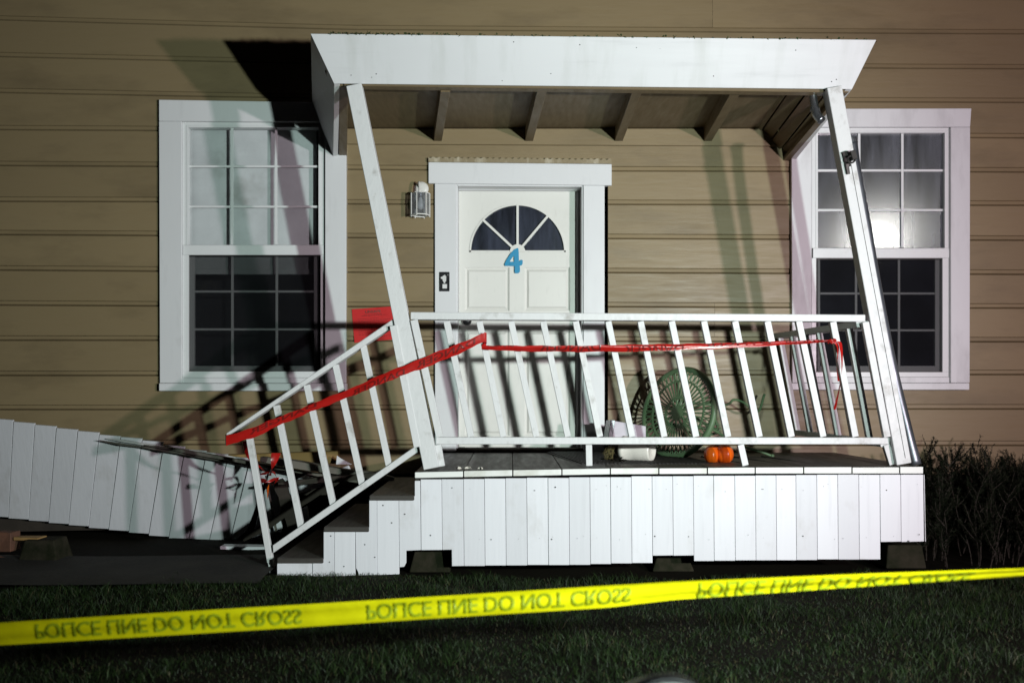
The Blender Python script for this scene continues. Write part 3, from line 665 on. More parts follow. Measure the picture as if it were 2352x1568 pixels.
# nail heads
V, Fc = [], []
for i, (a, b) in enumerate(zip(xs[:-1], xs[1:])):
    for yy in (1118, 1122, 1232, 1236):
        if random.random() < .4:
            c = P(random.uniform(a + 6, b - 6), yy + random.uniform(-7, 7), YS - .0065); r = random.choice([.0016, .0022, .0042]) * random.uniform(.7, 1.1)
            n0 = len(V); V += [c + Vector((r * math.cos(k * math.pi / 3), 0, r * math.sin(k * math.pi / 3))) for k in range(6)]; Fc.append(tuple(range(n0, n0 + 6)))
for (x, y) in ((700, 1318), (757, 1290), (790, 1300), (861, 1279), (900, 1200), (880, 1160), (930, 1180), (838, 1250), (760, 1230)):
    c = P(x, y, YS - .0065); r = .004; n0 = len(V); V += [c + Vector((r * math.cos(k * math.pi / 3), 0, r * math.sin(k * math.pi / 3))) for k in range(6)]; Fc.append(tuple(range(n0, n0 + 6)))
o = mk('nail_heads', (V, Fc), 'nail_rust', skirt); o['kind'] = 'stuff'

# steps
steps = empty('steps', P(790, 1330, -1.0), porch)
for (x0, x1, y) in ((636, 743, 1281.5), (743.5, 848, 1209.5), (848.5, 952, 1137.3)):
    a, b = P(x0, y, -1.492), P(x1, y, -1.492)
    mk('tread', box(a.x, b.x - .002, -1.492, -.42, a.z - .03, a.z), 'deck_grey', steps, bevel=.004)
for (x, y0, y1) in ((744.5, 1213, 1283), (849.5, 1141, 1211), (954, 1100, 1139)):
    a, b = P(x, y1, -1.455), P(x, y0, -1.455)
    mk('riser', box(a.x, a.x + .02, -1.455, -.42, a.z, b.z), 'deck_grey', steps)
mk('stringer', extr([P(640, 1300, -.42), P(952, 1300, -.42), P(952, 1110, -.42), P(850, 1150, -.42), P(746, 1222, -.42), P(640, 1288, -.42)], (0, .03, 0)), 'dark_timber', steps)

# pier blocks
def pier(x0, x1, y0, y1, Y, taper, label):
    a, b = P(x0, y1, Y), P(x1, y0, Y); dpt = (b.x - a.x) * .9; t = taper
    z0 = min(a.z, .0)
    v = hexa([(a.x - t, Y - t, z0), (b.x + t, Y - t, z0), (b.x + t, Y + dpt + t, z0), (a.x - t, Y + dpt + t, z0)], [(a.x, Y, b.z), (b.x, Y, b.z), (b.x, Y + dpt, b.z), (a.x, Y + dpt, b.z)])
    o = mk('pier_block', v, 'concrete', None, bevel=.008, seg=2); tag(o, label, 'pier block', 'concrete pier blocks')
pier(952, 1024, 1266, 1312, -1.34, .03, 'stained concrete pier block in the skirt notch beside the steps')
pier(1508, 1582, 1281, 1310, -1.28, .03, 'concrete pier block in the middle notch under the porch skirt')
pier(2040, 2118, 1251, 1300, -1.24, .02, 'concrete pier block under the right corner of the porch skirt')
pier(56, 124, 1240, 1300, -1.10, .035, 'tapered concrete pier block under the tilted skirting at far left')

# ------------------------------------------------------------------ collapsed skirting at the left
cs = empty('fallen_skirting', P(300, 1250, -.4)); tag(cs, 'tilted run of white skirting planks broken loose along the left of the house', 'skirting')
for i in range(-2, 13):
    tx0, tx1 = 31 + 49.3 * i, 31 + 49.3 * (i + 1) - 1.3
    bx0, bx1 = 19.5 + 46.0 * i, 19.5 + 46.0 * (i + 1) - .5
    ty = 967.6 + 7.3 * i + .18 * max(i - 4, 0) ** 1.6; by = 1189.5 + 5.0 * i + .09 * i * i * (i > 0)
    j = random.uniform(-1.5, 1.5); yo = -.005 * (i % 2) + random.uniform(-.006, .006) + (.006 if i in (3,) else 0)
    if i > 6: ty += (i - 6) * 1.5
    tq = [P(tx0, ty + j, -.26 + yo), P(tx1, ty + 3.6 + j, -.26 + yo), P(bx1, by + 2.6 + j * .5, -.10 + yo), P(bx0, by + j * .5, -.10 + yo)]
    if i == 11: tq[2] = P(bx1 - 4, by - 38, -.12 + yo)
    mk('skirting_plank', extr(tq, (0, .02, .003)), 'skirt_white', cs, bevel=.002)
# rotten sticks and rubble lying over it
def stick(a, b, wd, dp, mat, name, label, cat, group=None, jag=True):
    A, B = Vector(a), Vector(b); n = 9; V, Fc = [], []
    ax = (B - A).normalized(); sd = ax.cross(Vector((0, 1, 0))).normalized(); dv = sd.cross(ax)
    for i in range(n):
        t = i / (n - 1); p = A.lerp(B, t) + Vector((0, 0, random.uniform(-.004, .004))) * jag
        k = 1 + random.uniform(-.2, .2) * jag - (.55 if jag and i in (0, n - 1) else 0)
        V += [p + (sd * sx * wd * k + dv * dx_ * dp * k) / 2 for sx, dx_ in ((-1, -1), (1, -1), (1, 1), (-1, 1))]
    for i in range(n - 1):
        for q in range(4): Fc.append((i * 4 + q, i * 4 + (q + 1) % 4, i * 4 + 4 + (q + 1) % 4, i * 4 + 4 + q))
    Fc += [(0, 1, 2, 3), tuple(range(n * 4 - 4, n * 4))]
    o = mk(name, (V, Fc), mat, None); tag(o, label, cat, group); return o
G = 'broken timber left of the steps'
stick(P(228, 1011, -.31), P(640, 1077, -.36), .012, .03, 'weathered_timber', 'broken_lath', 'long grey splintered lath lying along the top of the tilted skirting', 'lath', G)
stick(P(245, 1006, -.28), P(540, 1050, -.30), .016, .03, 'rag_pale', 'broken_lath', 'pale thin lath resting just above the splintered grey one', 'lath', G)
stick(P(330, 1020, -.29), P(860, 1112, -.62), .020, .05, 'weathered_timber', 'broken_board', 'grey broken board running from the skirting down behind the stair rail', 'board', G)
stick(P(600, 1052, -.66), P(905, 1100, -.62), .045, .10, 'weathered_timber', 'broken_board', 'mossy grey board wedged under the yellow beam', 'board', G)
stick(P(640, 1110, -.75), P(880, 1088, -.7), .03, .08, 'dark_timber', 'broken_board', 'dark split board under the yellow beam behind the stair rail', 'board', G)
stick(P(560, 1240, -.30), P(800, 1085, -.48), .05, .05, 'dark_timber', 'broken_joist', 'dark joist slanting up across the broken skirting', 'joist', G)
stick(P(640, 1250, -.34), P(610, 1092, -.36), .012, .02, 'weathered_timber', 'broken_lath', 'thin upright lath leaning behind the stair newel', 'lath', G)
stick(P(690, 1240, -.32), P(640, 1100, -.36), .09, .05, 'dark_timber', 'broken_joist', 'dark leaning stud behind the second stair baluster', 'joist', G)
o = mk('timber_beam', hexa([P(470, 1074, -.20), P(775, 1064, -.20), P(775, 1036, -.20), P(470, 1046, -.20)], [P(470, 1074, -.20) + Vector((0, .09, 0)), P(775, 1064, -.20) + Vector((0, .09, 0)), P(775, 1036, -.20) + Vector((0, .09, 0)), P(470, 1046, -.20) + Vector((0, .09, 0))]), 'raw_timber', None, bevel=.004)
tag(o, 'yellow raw timber beam lying behind the stair rail against the house', 'beam')
o = mk('white_sheet', extr([P(772, 1066, -.33), P(808, 1066, -.30), P(782, 1052, -.30), P(774, 1046, -.30)], (0, .012, 0)), 'skirt_white'); tag(o, 'small white triangular offcut at the right end of the yellow beam', 'offcut', G)
for q, lb in (([(648, 1126), (700, 1096), (755, 1112), (640, 1150)], 'flat white panel piece behind the second stair baluster'),
              ([(660, 1190), (706, 1166), (712, 1212), (676, 1226)], 'small square white panel piece low behind the stair rail'),
              ([(612, 1205), (650, 1192), (648, 1222), (604, 1226)], 'white panel piece at the foot of the broken skirting'),
              ([(775, 1084), (800, 1074), (806, 1084), (790, 1094)], 'tiny white scrap below the yellow beam')):
    o = mk('panel_scrap', extr([P(x, y, -.27) for x, y in q], (0, .015, .02)), 'skirt_white', None, bevel=.002); tag(o, lb, 'panel scrap', G)
pb = P(470, 1255, -.62)
o = mk('fallen_plank', hexa([P(505, 1268, -.66), P(640, 1264, -.62), P(640, 1256, -.62), P(505, 1254, -.66)], [P(505, 1268, -.66) + Vector((0, .10, 0)), P(640, 1264, -.62) + Vector((0, .10, 0)), P(640, 1256, -.62) + Vector((0, .10, 0)), P(505, 1254, -.66) + Vector((0, .10, 0))]), 'skirt_white', None, bevel=.003)
tag(o, 'short pale plank on the pavement below the broken skirting', 'plank')
o = mk('floor_joist', hexa([P(-60, 1222, -.02), P(240, 1216, -.02), P(240, 1196, -.02), P(-60, 1190, -.02)], [P(-60, 1222, -.02) + Vector((0, .1, 0)), P(240, 1216, -.02) + Vector((0, .1, 0)), P(240, 1196, -.02) + Vector((0, .1, 0)), P(-60, 1190, -.02) + Vector((0, .1, 0))]), 'dark_timber', None)
tag(o, 'dark floor joist exposed beneath the tilted skirting at far left', 'joist')
for k, (x, y, wq, hq, mt, nm, lb, ct) in enumerate(((8, 1245, 40, 44, 'brick_red', 'wood_block', 'reddish wood block under the skirting at the left edge', 'block'), (6, 1287, 34, 14, 'brick_red', 'brick', 'flat broken brick on the ground at the left edge', 'brick'),
                                         (20, 1301, 26, 12, 'weathered_timber', 'wood_scrap', 'small wood scrap beside the pier block at the left edge', 'scrap'), (60, 1238, 60, 6, 'raw_timber', 'wood_scrap', 'thin pale batten on top of the far left pier block', 'scrap'))):
    a = P(x - wq / 2, y + hq / 2, -1.06); b = P(x + wq / 2, y - hq / 2, -1.06)
    o = mk(nm, hexa([a, (b.x, a.y - .02, a.z + .004), (b.x - .01, b.y, b.z), (a.x, b.y, b.z + .006)], [(a.x, a.y + .1, a.z), (b.x, a.y + .1, a.z), (b.x, a.y + .1, b.z), (a.x, a.y + .1, b.z)]), mt, None, bevel=.004); tag(o, lb, ct)

# ------------------------------------------------------------------ pipes
dp_ = bez([P(1956, 326, -1.24), P(1966, 400, -1.25), P(1988, 520, -1.27), P(2012, 660, -1.28), P(2046, 835, -1.30), P(2082, 985, -1.31), P(2103, 1067, -1.33)], 8)
o = mk('downpipe', tube(dp_, .034, 16), 'galvanised', None, smooth=True)
tag(o, 'grey metal downpipe leaning loose behind the right porch post', 'downpipe')
mk('pipe_lip', tube([P(1954, 319, -1.238), P(1956, 330, -1.24)], .038, 16), 'zinc', o, smooth=False)
el = bez([P(1866, 196, -1.26), P(1868, 226, -1.26), P(1872, 250, -1.27), P(1876, 264, -1.28), P(1887, 278, -1.30)], 6)
o = mk('gutter_elbow', tube(el, [.023] * 8 + [.024] * 4 + [.027] * (len(el) - 12), 14), 'zinc', None, smooth=True)
tag(o, 'short zinc drain elbow hanging under the right end of the porch roof', 'drain pipe')
mk('collar', tube([P(1870, 247, -1.265), P(1871, 254, -1.27)], .0275, 14), 'zinc', o)

# ------------------------------------------------------------------ wall lantern
lan = empty('wall_lantern', P(968, 506, -.1)); tag(lan, 'small white caged wall lantern left of the door', 'lantern')
lc = P(968, 434, -.022)
mk('back_plate', lathe([(.001, -.016), (.030, -.016), (.046, -.010), (.054, -.002), (.055, .0)], 28, lc, (0, 1, 0)), 'lantern_white', lan, smooth=True)
mk('arm', tube(bez([lc + Vector((-.012, -.01, .005)), lc + Vector((-.014, -.06, .03)), lc + Vector((-.006, -.10, .02)), lc + Vector((-.0, -.125, -.05))], 6), [.009] * 19, 12), 'lantern_white', lan, smooth=True)
cz0, cz1 = zy(505) + .01, zy(455) + .01; cc = Vector((lc.x + .004, -.128, 0)); rr = .068
mk('cap', lathe([(.001, .008), (.030, .006), (.070, .0), (.070, -.006), (.001, -.006)], 6, (cc.x, cc.y, cz1), (0, 0, 1), (1, 0, 0)), 'lantern_white', lan)
cor = [Vector((cc.x + rr * math.cos(a), cc.y + rr * math.sin(a), 0)) for a in [k * math.pi / 3 + .2 for k in range(6)]]
for k in range(6):
    c, n2 = cor[k], cor[(k + 1) % 6]
    mk('cage_bar', tube([(c.x, c.y, cz0 - .012), (c.x, c.y, cz1)], .0042, 6), 'lantern_white', lan)
    mk('cage_rim', bar((c.x, c.y, cz0), (n2.x, n2.y, cz0), .008, .006), 'lantern_white', lan)
    mk('lantern_pane', hexa([(c.x, c.y, cz0), (n2.x, n2.y, cz0), (n2.x, n2.y, cz1), (c.x, c.y, cz1)], [(c.x * .98 + cc.x * .02, c.y * .98 + cc.y * .02, cz0), (n2.x * .98 + cc.x * .02, n2.y * .98 + cc.y * .02, cz0), (n2.x * .98 + cc.x * .02, n2.y * .98 + cc.y * .02, cz1), (c.x * .98 + cc.x * .02, c.y * .98 + cc.y * .02, cz1)]), 'lantern_glass', lan)
mk('bulb', lathe([(.012, .0), (.013, -.03), (.024, -.055), (.030, -.08), (.024, -.102), (.010, -.112), (.001, -.114)], 16, (cc.x, cc.y, cz1 - .01)), 'lantern_white', lan, smooth=True)
mk('bulb_socket', lathe([(.001, 0), (.014, 0), (.014, -.035), (.001, -.035)], 14, (cc.x, cc.y, cz1)), 'zinc', lan)

# ------------------------------------------------------------------ house number, bell plate, notice
n4 = [(1181, 573), (1172, 583), (1163, 597), (1158.5, 607), (1160, 610.5), (1166, 610.5), (1182, 611), (1182, 625), (1184, 627.5), (1190, 627.3), (1194, 624.5), (1194.5, 618), (1194, 610), (1198.5, 609), (1200.5, 605), (1200.8, 598), (1198, 596.5), (1195, 598), (1193, 601), (1192, 599), (1191.5, 580), (1191, 571.5), (1189, 569.5)]
hole = [(1181, 601), (1181, 588), (1179, 588.5), (1174, 595), (1171, 600.5)]
ring = n4[:5] + n4[5:]
# outline cut open into the counter
outer = n4[:6] + [(1171, 610.6)] + [(1171, 600.5), (1174, 595), (1179, 588.5), (1181, 588), (1181, 601), (1171.4, 601)] + [(1171.4, 610.7)] + n4[6:]
o = mk('house_number', slab(outer, YD - .016, .014), 'number_blue', None); tag(o, 'blue figure 4 on the white front door', 'number')
bp = empty('bell_plate', P(1021, 669, -.05)); tag(bp, 'small black bell plate on the left door casing', 'bell plate')
mk('plate', slab(rect(1009.3, 624.3, 1032.4, 668.7), -.057, .012), 'black_plastic', bp, bevel=.003)
mk('torn_patch', slab([(1012.5, 636), (1017, 635), (1017, 633), (1020, 633), (1020, 631.5), (1023, 631.5), (1023, 633.5), (1025, 634), (1024.6, 646), (1022.5, 647), (1022.3, 650), (1019, 650), (1019, 647), (1017, 645.5), (1016.5, 641), (1012.5, 640)], -.060, .004), 'label_white', bp)
mk('button', slab(rect(1016, 652, 1026.5, 662.5), -.062, .006), 'label_white', bp, bevel=.002)
mk('screw', lathe([(.001, -.004), (.003, -.003), (.003, 0)], 8, P(1028.7, 631.5, -.057), (0, 1, 0)), 'label_white', bp)
npq = [(808, 710), (903, 703.5), (909, 779), (814, 787)]
nt_ = mk('notice', extr([P(x, y, -.030) for x, y in npq], (0, .0015, 0)), 'notice_red'); tag(nt_, 'red UNSAFE notice sheet on the siding between window and door', 'notice')
def on_notice(u, v):
    a = Vector(npq[0]).lerp(Vector(npq[1]), u); b = Vector(npq[3]).lerp(Vector(npq[2]), u); c = a.lerp(b, v); return P(c[0], c[1], -.0312)
tv, tf, asp = text_mesh('UNSAFE')
mk('lettering', ([on_notice(.32 + .37 * a, .155 - .085 * b) for a, b in tv], tf), 'print_dark', nt_)['kind'] = 'stuff'
V, Fc = [], []
for row, (v0, ua, ub) in enumerate([(.19, .28, .72), (.225, .22, .8), (.31, .12, .62), (.36, .12, .9), (.40, .12, .84), (.56, .12, .5), (.60, .12, .88), (.66, .12, .7), (.72, .12, .86), (.78, .12, .6), (.86, .5, .9)]):
    u = ua
    while u < ub:
        l = random.uniform(.025, .07); h = .010
        q = [on_notice(u, v0 + h), on_notice(min(u + l, ub), v0 + h), on_notice(min(u + l, ub), v0), on_notice(u, v0)]
        n = len(V); V += q; Fc.append((n, n + 1, n + 2, n + 3)); u += l + .015
o = mk('small_print', (V, Fc), 'print_dark', nt_); o['kind'] = 'stuff'

# ------------------------------------------------------------------ tapes
def ribbon(fun, n, m=5):           # fun(u,v) -> point
    V = [fun(i / n, j / m) for i in range(n + 1) for j in range(m + 1)]
    Fc = [(i * (m + 1) + j, (i + 1) * (m + 1) + j, (i + 1) * (m + 1) + j + 1, i * (m + 1) + j + 1) for i in range(n) for j in range(m)]
    return V, Fc
def lettered(fun, txt, u0, u1, v0, v1, mat, parent, off=-.004, name='lettering'):
    tv, tf, asp = text_mesh(txt, .014)
    pts = [fun(min(1, max(0, u0 + (u1 - u0) * a)), min(.985, max(.015, v0 + (v1 - v0) * b))) + Vector((0, off, 0)) for a, b in tv]
    o = mk(name, (pts, tf), mat, parent); o['kind'] = 'stuff'
YT_ = -3.96
def ytape(u, v):
    x = -160 + 2720 * u
    t = np.interp(x, [-160, 0, 700, 1400, 1548, 1960, 2352, 2560], [1438, 1428, 1386, 1342, 1332, 1314, 1299, 1292])
    b = np.interp(x, [-160, 0, 700, 1400, 1548, 1960, 2352, 2560], [1491, 1482, 1440, 1396, 1380, 1352, 1327.5, 1316])
    full = .0762; p0, p1 = P(x, t, YT_), P(x, b, YT_); h = (p0 - p1).length
    tilt = math.sqrt(max(0, full * full - h * h)); q = p0.lerp(p1, v)
    q.y += tilt * (v - .5) + .004 * math.sin(9 * v * math.pi / 3 + x * .004)
    return q
yt = mk('police_tape', ribbon(ytape, 90, 6), 'tape_yellow', None, smooth=True); tag(yt, 'yellow police line tape stretched across the foreground', 'tape')
def ux(x): return (x + 160) / 2720
for (a, b, v0, v1) in ((85, 695, .15, .83), (845, 1450, .16, .84), (1605, 2235, .13, 1.0), (-675, -65, .2, .8)):
    if a > -200: lettered(ytape, 'POLICE LINE DO NOT CROSS', ux(a), ux(b), v0, v1, 'tape_yellow_print', yt)
# v runs downward, so the print reads flipped top to bottom, as seen from the back of the tape
re = np.array([[519.5, 1000, 1022], [583, 981, 1005], [634, 960, 979.6], [712, 929, 946], [797, 895, 913.6], [856, 868.7, 889.7], [917.6, 842.9, 864.5], [979, 818, 843], [1044, 793, 816.7], [1113.5, 763.5, 784]])
def rtape(u, v):
    x = 519.5 + (1113.5 - 519.5) * u
    t, b = np.interp(x, re[:, 0], re[:, 1]), np.interp(x, re[:, 0], re[:, 2])
    t += .9 * math.sin(x * .13) + .7 * math.sin(x * .047 + 1); b += .9 * math.sin(x * .083 + 2) + .7 * math.sin(x * .21)
    p = PL(x, t + (b - t) * v, -.082); p.y += .012 * math.sin(u * 9) * (v - .5) - .004 * math.sin(v * math.pi) * (1 + math.sin(u * 23))
    return p
rt = mk('danger_tape', ribbon(rtape, 70, 5), 'tape_red', None, smooth=True); tag(rt, 'red danger tape strung from the stair rail across to the porch railing', 'tape')
def ru(x): return (x - 519.5) / (1113.5 - 519.5)
for (a, b, v0, v1) in ((958, 1092, .80, .16), (810, 930, 1.0, .34), (575, 728, .62, .05)):
    lettered(rtape, 'DANGER', ru(b), ru(a), v0, v1, 'tape_red_print', rt)
h1 = np.array([[1106, 793, 801], [1180, 793.6, 806.5], [1340, 793.8, 807.5], [1470, 791, 807], [1560, 789.5, 804], [1690, 786.5, 799], [1780, 783.5, 793.5], [1850, 781.5, 788.5], [1917, 779.5, 785]])
def htape(u, v):
    x = 1106 + 811 * u
    t, b = np.interp(x, h1[:, 0], h1[:, 1]), np.interp(x, h1[:, 0], h1[:, 2])
    t += .7 * math.sin(x * .09) + .4 * math.sin(x * .19); b += .8 * math.sin(x * .061 + 2)
    p = PL(x, t + (b - t) * v, -.05); p.y += .020 * (v - .5) * math.sin(u * 7) - .006 * math.sin(v * math.pi * 1.5); return p
mk('tape_run', ribbon(htape, 60, 5), 'tape_red', rt, smooth=True)
def hu(x): return (x - 1106) / 811
for (a, b, v0, v1) in ((1120, 1180, .3, -.8), (1240, 1380, .9, -.6), (1435, 1570, .1, 1.4), (1620, 1770, -.8, .6), (1800, 1910, -.5, .7)):
    lettered(htape, 'DANGER', hu(b), hu(a), v0, v1, 'tape_red_print', rt, -.002)
def loop(u, v):
    a = [(1112, 763, 785, -.058), (1117.5, 764, 787, -.05), (1118, 770, 790, -.02), (1112, 788, 800, -.03), (1106, 793, 801, -.052)]
    i = min(3, int(u * 4)); s = u * 4 - i; p, q = a[i], a[i + 1]
    x, t, b, o_ = [p[k] + (q[k] - p[k]) * s for k in range(4)]
    return PL(x, t + (b - t) * v, o_)
mk('tape_fold', ribbon(loop, 16, 3), 'tape_red', rt, smooth=True)
def tail(pts, wd):
    pts = bez(pts, 8)
    def f(u, v):
        i = min(len(pts) - 2, int(u * (len(pts) - 1))); s = u * (len(pts) - 1) - i; p = pts[i].lerp(pts[i + 1], s)
        a = u * 2.2; k = 1 - .35 * u
        return p + Vector((math.cos(a) * wd * k, math.sin(a) * wd * k * .6, 0)) * (v - .5)
    return ribbon(f, 40, 3)
mk('tape_tail', tail([PL(1916, 783, -.05), PL(1930, 790, -.05), PL(1934, 840, -.05), PL(1928, 890, -.05), PL(1917, 940, -.05)], .030), 'tape_red', rt, smooth=True)
mk('tape_tail', tail([PL(1918, 785, -.045), PL(1925, 800, -.04), PL(1922, 840, -.04), PL(1926, 875, -.045)], .022), 'tape_red', rt, smooth=True)
mk('tape_knot', merge(tube(bez([PL(1905, 783, -.055), PL(1912, 787, -.065), PL(1919, 781, -.06), PL(1914, 779, -.05)], 5), .007, 6), tube(bez([PL(1902, 788, -.045), PL(1908, 780, -.06), PL(1914, 786, -.06)], 5), .006, 6)), 'tape_red', rt, smooth=True)
def wrap(u, v):
    a = [(519.5, 1000, 1022, -.055), (517.5, 998, 1020, -.02), (522, 996, 1018, .06), (545, 990, 1010, .075)]
    i = min(2, int(u * 3)); s = u * 3 - i; p, q = a[i], a[i + 1]; x, t, b, o_ = [p[k] + (q[k] - p[k]) * s for k in range(4)]
    return PL(x, t + (b - t) * v, o_)
mk('tape_wrap', ribbon(wrap, 12, 3), 'tape_red', rt, smooth=True)
mk('tape_wrap', tail([PL(560, 1004, -.05), PL(572, 990, -.06), PL(577, 984, -.062)], .05), 'tape_red', rt, smooth=True)
tt = mk('tape_tangle', merge(tail([PL(566, 1012, .05), P(575, 1050, -1.2), P(600, 1075, -1.0), P(622, 1092, -.9)], .05), tail([P(634, 1040, -.9), P(628, 1066, -.9), P(620, 1092, -.92)], .06),
                             tail([P(596, 1098, -.9), P(612, 1108, -.95), P(636, 1096, -.9), P(628, 1112, -.9), P(606, 1104, -.92)], .06), tail([P(600, 1090, -.86), P(625, 1082, -.9), P(640, 1104, -.9)], .05)), 'tape_red', None, smooth=True)
tag(tt, 'knotted dark red tape hanging behind the bottom stair newel', 'tape')
o = mk('orange_tag', extr([P(613, 1122, -.8), P(618, 1110, -.8), P(617, 1130, -.8), P(614, 1146, -.8)], (0, .003, 0)), 'pumpkin_skin'); tag(o, 'tiny orange ribbon end below the knotted red tape', 'ribbon')

# ------------------------------------------------------------------ things on the deck
ZD = ZC - .5
# tipped round table
tb = empty('patio_table', P(1556, 1052, -.62)); tag(tb, 'green lattice topped round patio table tipped on its edge behind the railing', 'table')
tc = P(1556, 947, -.56); axn = Vector((-.75, -.62, .22)).normalized(); TU = Vector((0, 0, 1)); TU = (TU - axn * TU.dot(axn)).normalized(); TV = axn.cross(TU); RT = .328
def tp(r, a, h): return tc + (TU * math.cos(a) + TV * math.sin(a)) * r * RT + axn * h
def annulus(r0, r1, h0, h1, n=64, wav=0):
    prof = [(r0, h0), (r1, h0), (r1, h1), (r0, h1), (r0, h0)]
    V = [tp(r, 2 * math.pi * k / n, h) for r, h in prof for k in range(n)]
    return V, [(i * n + k, i * n + (k + 1) % n, i * n + n + (k + 1) % n, i * n + n + k) for i in range(4) for k in range(n)]
V0 = lathe([(.88 * RT, .004), (.93 * RT, .012), (.97 * RT, .006), (1.0 * RT, -.012), (.985 * RT, -.02), (.95 * RT, -.004), (.88 * RT, -.004), (.88 * RT, .004)], 72, tc, axn, TU)
mk('rim', V0, 'green_enamel', tb, smooth=True)
mk('hub', lathe([(.001, .008), (.10 * RT, .006), (.155 * RT, .004), (.155 * RT, -.004), (.001, -.004)], 32, tc, axn, TU), 'green_enamel', tb)
for r in ((.30, .335), (.665, .70)): mk('ring', annulus(r[0], r[1], -.004, .005), 'green_enamel', tb)
lat = []
for k in range(44):
    a = 2 * math.pi * k / 44; lat.append(bar(tp(.33, a, 0), tp(.67, a, 0),   .0098, .006, axn))
for k in range(44):
    a = 2 * math.pi * (k + .5) / 44
    lat.append(tube([tp(.79 + .095 * math.cos(q), a + .055 * math.sin(q), 0) for q in np.linspace(0, 2 * math.pi, 13)], .0050, 4, False))
for k in range(13):
    a = 2 * math.pi * k / 13
    lat.append(tube([tp(.228 + .075 * math.cos(q), a + .19 * math.sin(q), 0) for q in np.linspace(0, 2 * math.pi, 13)], .0065, 4, False))
o = mk('lattice', merge(*lat), 'green_enamel', tb); o['kind'] = 'stuff'
legs = [[tp(.30, 0.6, -.01), P(1660, 930, -.42), P(1685, 918, -.36), P(1708, 924, -.32), P(1740, 945, -.25), P(1756, 905, -.2)],
        [tp(.32, 2.4, -.01), P(1630, 985, -.46), P(1660, 1000, -.42), P(1700, 1022, -.45), P(1745, 1036, -.5), P(1774, 1047, -.52)],
        [tp(.30, -1.6, -.01), P(1625, 975, -.36), P(1648, 985, -.3), P(1640, 960, -.25), P(1632, 992, -.3)]]
for lg in legs: mk('leg', tube(bez(lg, 7), .009, 8), 'green_enamel', tb, smooth=True)
mk('leg_foot', lathe([(.001, -.012), (.014, -.01), (.016, 0), (.012, .01), (.001, .012)], 12, P(1774, 1047, -.52), (1, 0, -.3)), 'green_enamel', tb, smooth=True)
mk('scroll', merge(*[tube([P(1636 + 9 * math.cos(q) + dx_, 990 + 8 * math.sin(q) + dy_, -.33) for q in np.linspace(0, 5.5, 14)], .006, 6) for dx_, dy_ in ((0, 0), (10, -8), (4, 12))]), 'green_enamel', tb, smooth=True)

# overturned pot
pot = empty('flower_pot', P(1468, 1061, -.92)); tag(pot, 'cream flower pot lying on its side by the bottom rail', 'flower pot')
pr = .075; b0 = Vector((P(1497, 0, -.93).x, -.95, ZD + pr + .004)); pax = Vector((-.86, .50, .02)).normalized()
mk('body', lathe([(.001, .014), (.052, .014), (.060, .0), (.069, .0), (.073, .012), (.077, .10), (.080, .175), (.085, .178), (.085, .205), (.078, .206), (.072, .17), (.064, .03), (.001, .03)], 36, b0, pax), 'pot_cream', pot, smooth=True)
V, Fc = [], []
for i in range(900):
    a = random.random() ** .7; x = P(1428, 0, -.85).x - .17 * random.random() ** 1.5 + .05 * random.uniform(-1, 1); y = random.uniform(-1.06, -.72); s = random.uniform(.003, .012)
    hgt = max(0, .07 - abs(x - P(1418, 0, -.85).x) * .6 - abs(y + .87) * .35) * random.random()
    p = Vector((x, y, ZD + .006 + hgt)); d = [Vector((random.uniform(-1, 1), random.uniform(-1, 1), random.uniform(-.4, 1))) * s for _ in range(4)]
    n = len(V); V += [p + q for q in d]; Fc += [(n, n + 1, n + 2), (n, n + 2, n + 3), (n, n + 1, n + 3), (n + 1, n + 2, n + 3)]
o = mk('spilled_soil', (V, Fc), 'soil'); tag(o, 'dark potting soil spilled on the deck beside the cream pot', 'soil', kind='stuff')
rts = [tube(bez([P(random.uniform(1385, 1412), random.uniform(1022, 1060), -.95 + random.uniform(-.05, .05)) for _ in range(4)], 5), .0011, 4) for _ in range(16)]
o = mk('root_ball', merge(*rts), 'stalk'); tag(o, 'wispy tangle of dry roots on the spilled soil', 'roots', kind='stuff')

# pumpkin
pk = empty('pumpkin', (P(1650, 0, -1.05).x, -1.05, ZD)); tag(pk, 'small bright orange pumpkin on the deck behind the bottom rail', 'pumpkin')
pc = Vector((P(1650, 0, -1.05).x, -1.05, ZD + .064))
def lobe(c, rx, ry, rz, ribs, ph0):
    V, Fc = [], []; nu, nv = 64, 24
    for j in range(nv + 1):
        ph = -math.pi / 2 + math.pi * j / nv
        for i in range(nu):
            th = 2 * math.pi * i / nu; k = 1 - .035 * abs(math.sin(th * ribs + ph0)) ** 6; cp = max(math.cos(ph), 0) ** .85
            V.append(c + Vector((rx * cp * math.cos(th) * k, ry * cp * math.sin(th) * k, rz * math.sin(ph) * (1 - .06 * math.cos(ph)))))
    for j in range(nv):
        for i in range(nu): Fc.append((j * nu + i, j * nu + (i + 1) % nu, (j + 1) * nu + (i + 1) % nu, (j + 1) * nu + i))
    return V, Fc
mk('lobe', lobe(pc + Vector((.036, -.010, 0)), .057, .070, .0635, 3, .4), 'pumpkin_skin', pk, smooth=True)
mk('lobe', lobe(pc + Vector((-.046, -.004, -.004)), .046, .064, .0590, 3, 1.1), 'pumpkin_skin', pk, smooth=True)
mk('flesh', lobe(pc + Vector((-.004, .030, .0)), .080, .060, .0630, 4, .2), 'pumpkin_skin', pk, smooth=True)
mk('stalk', tube(bez([pc + Vector((-.010, .004, .035)), pc + Vector((-.008, .002, .058)), pc + Vector((-.016, -.004, .072))], 4), [.012, .009, .008, .007, .007, .007, .007, .008, .009], 8), 'stalk', pk)

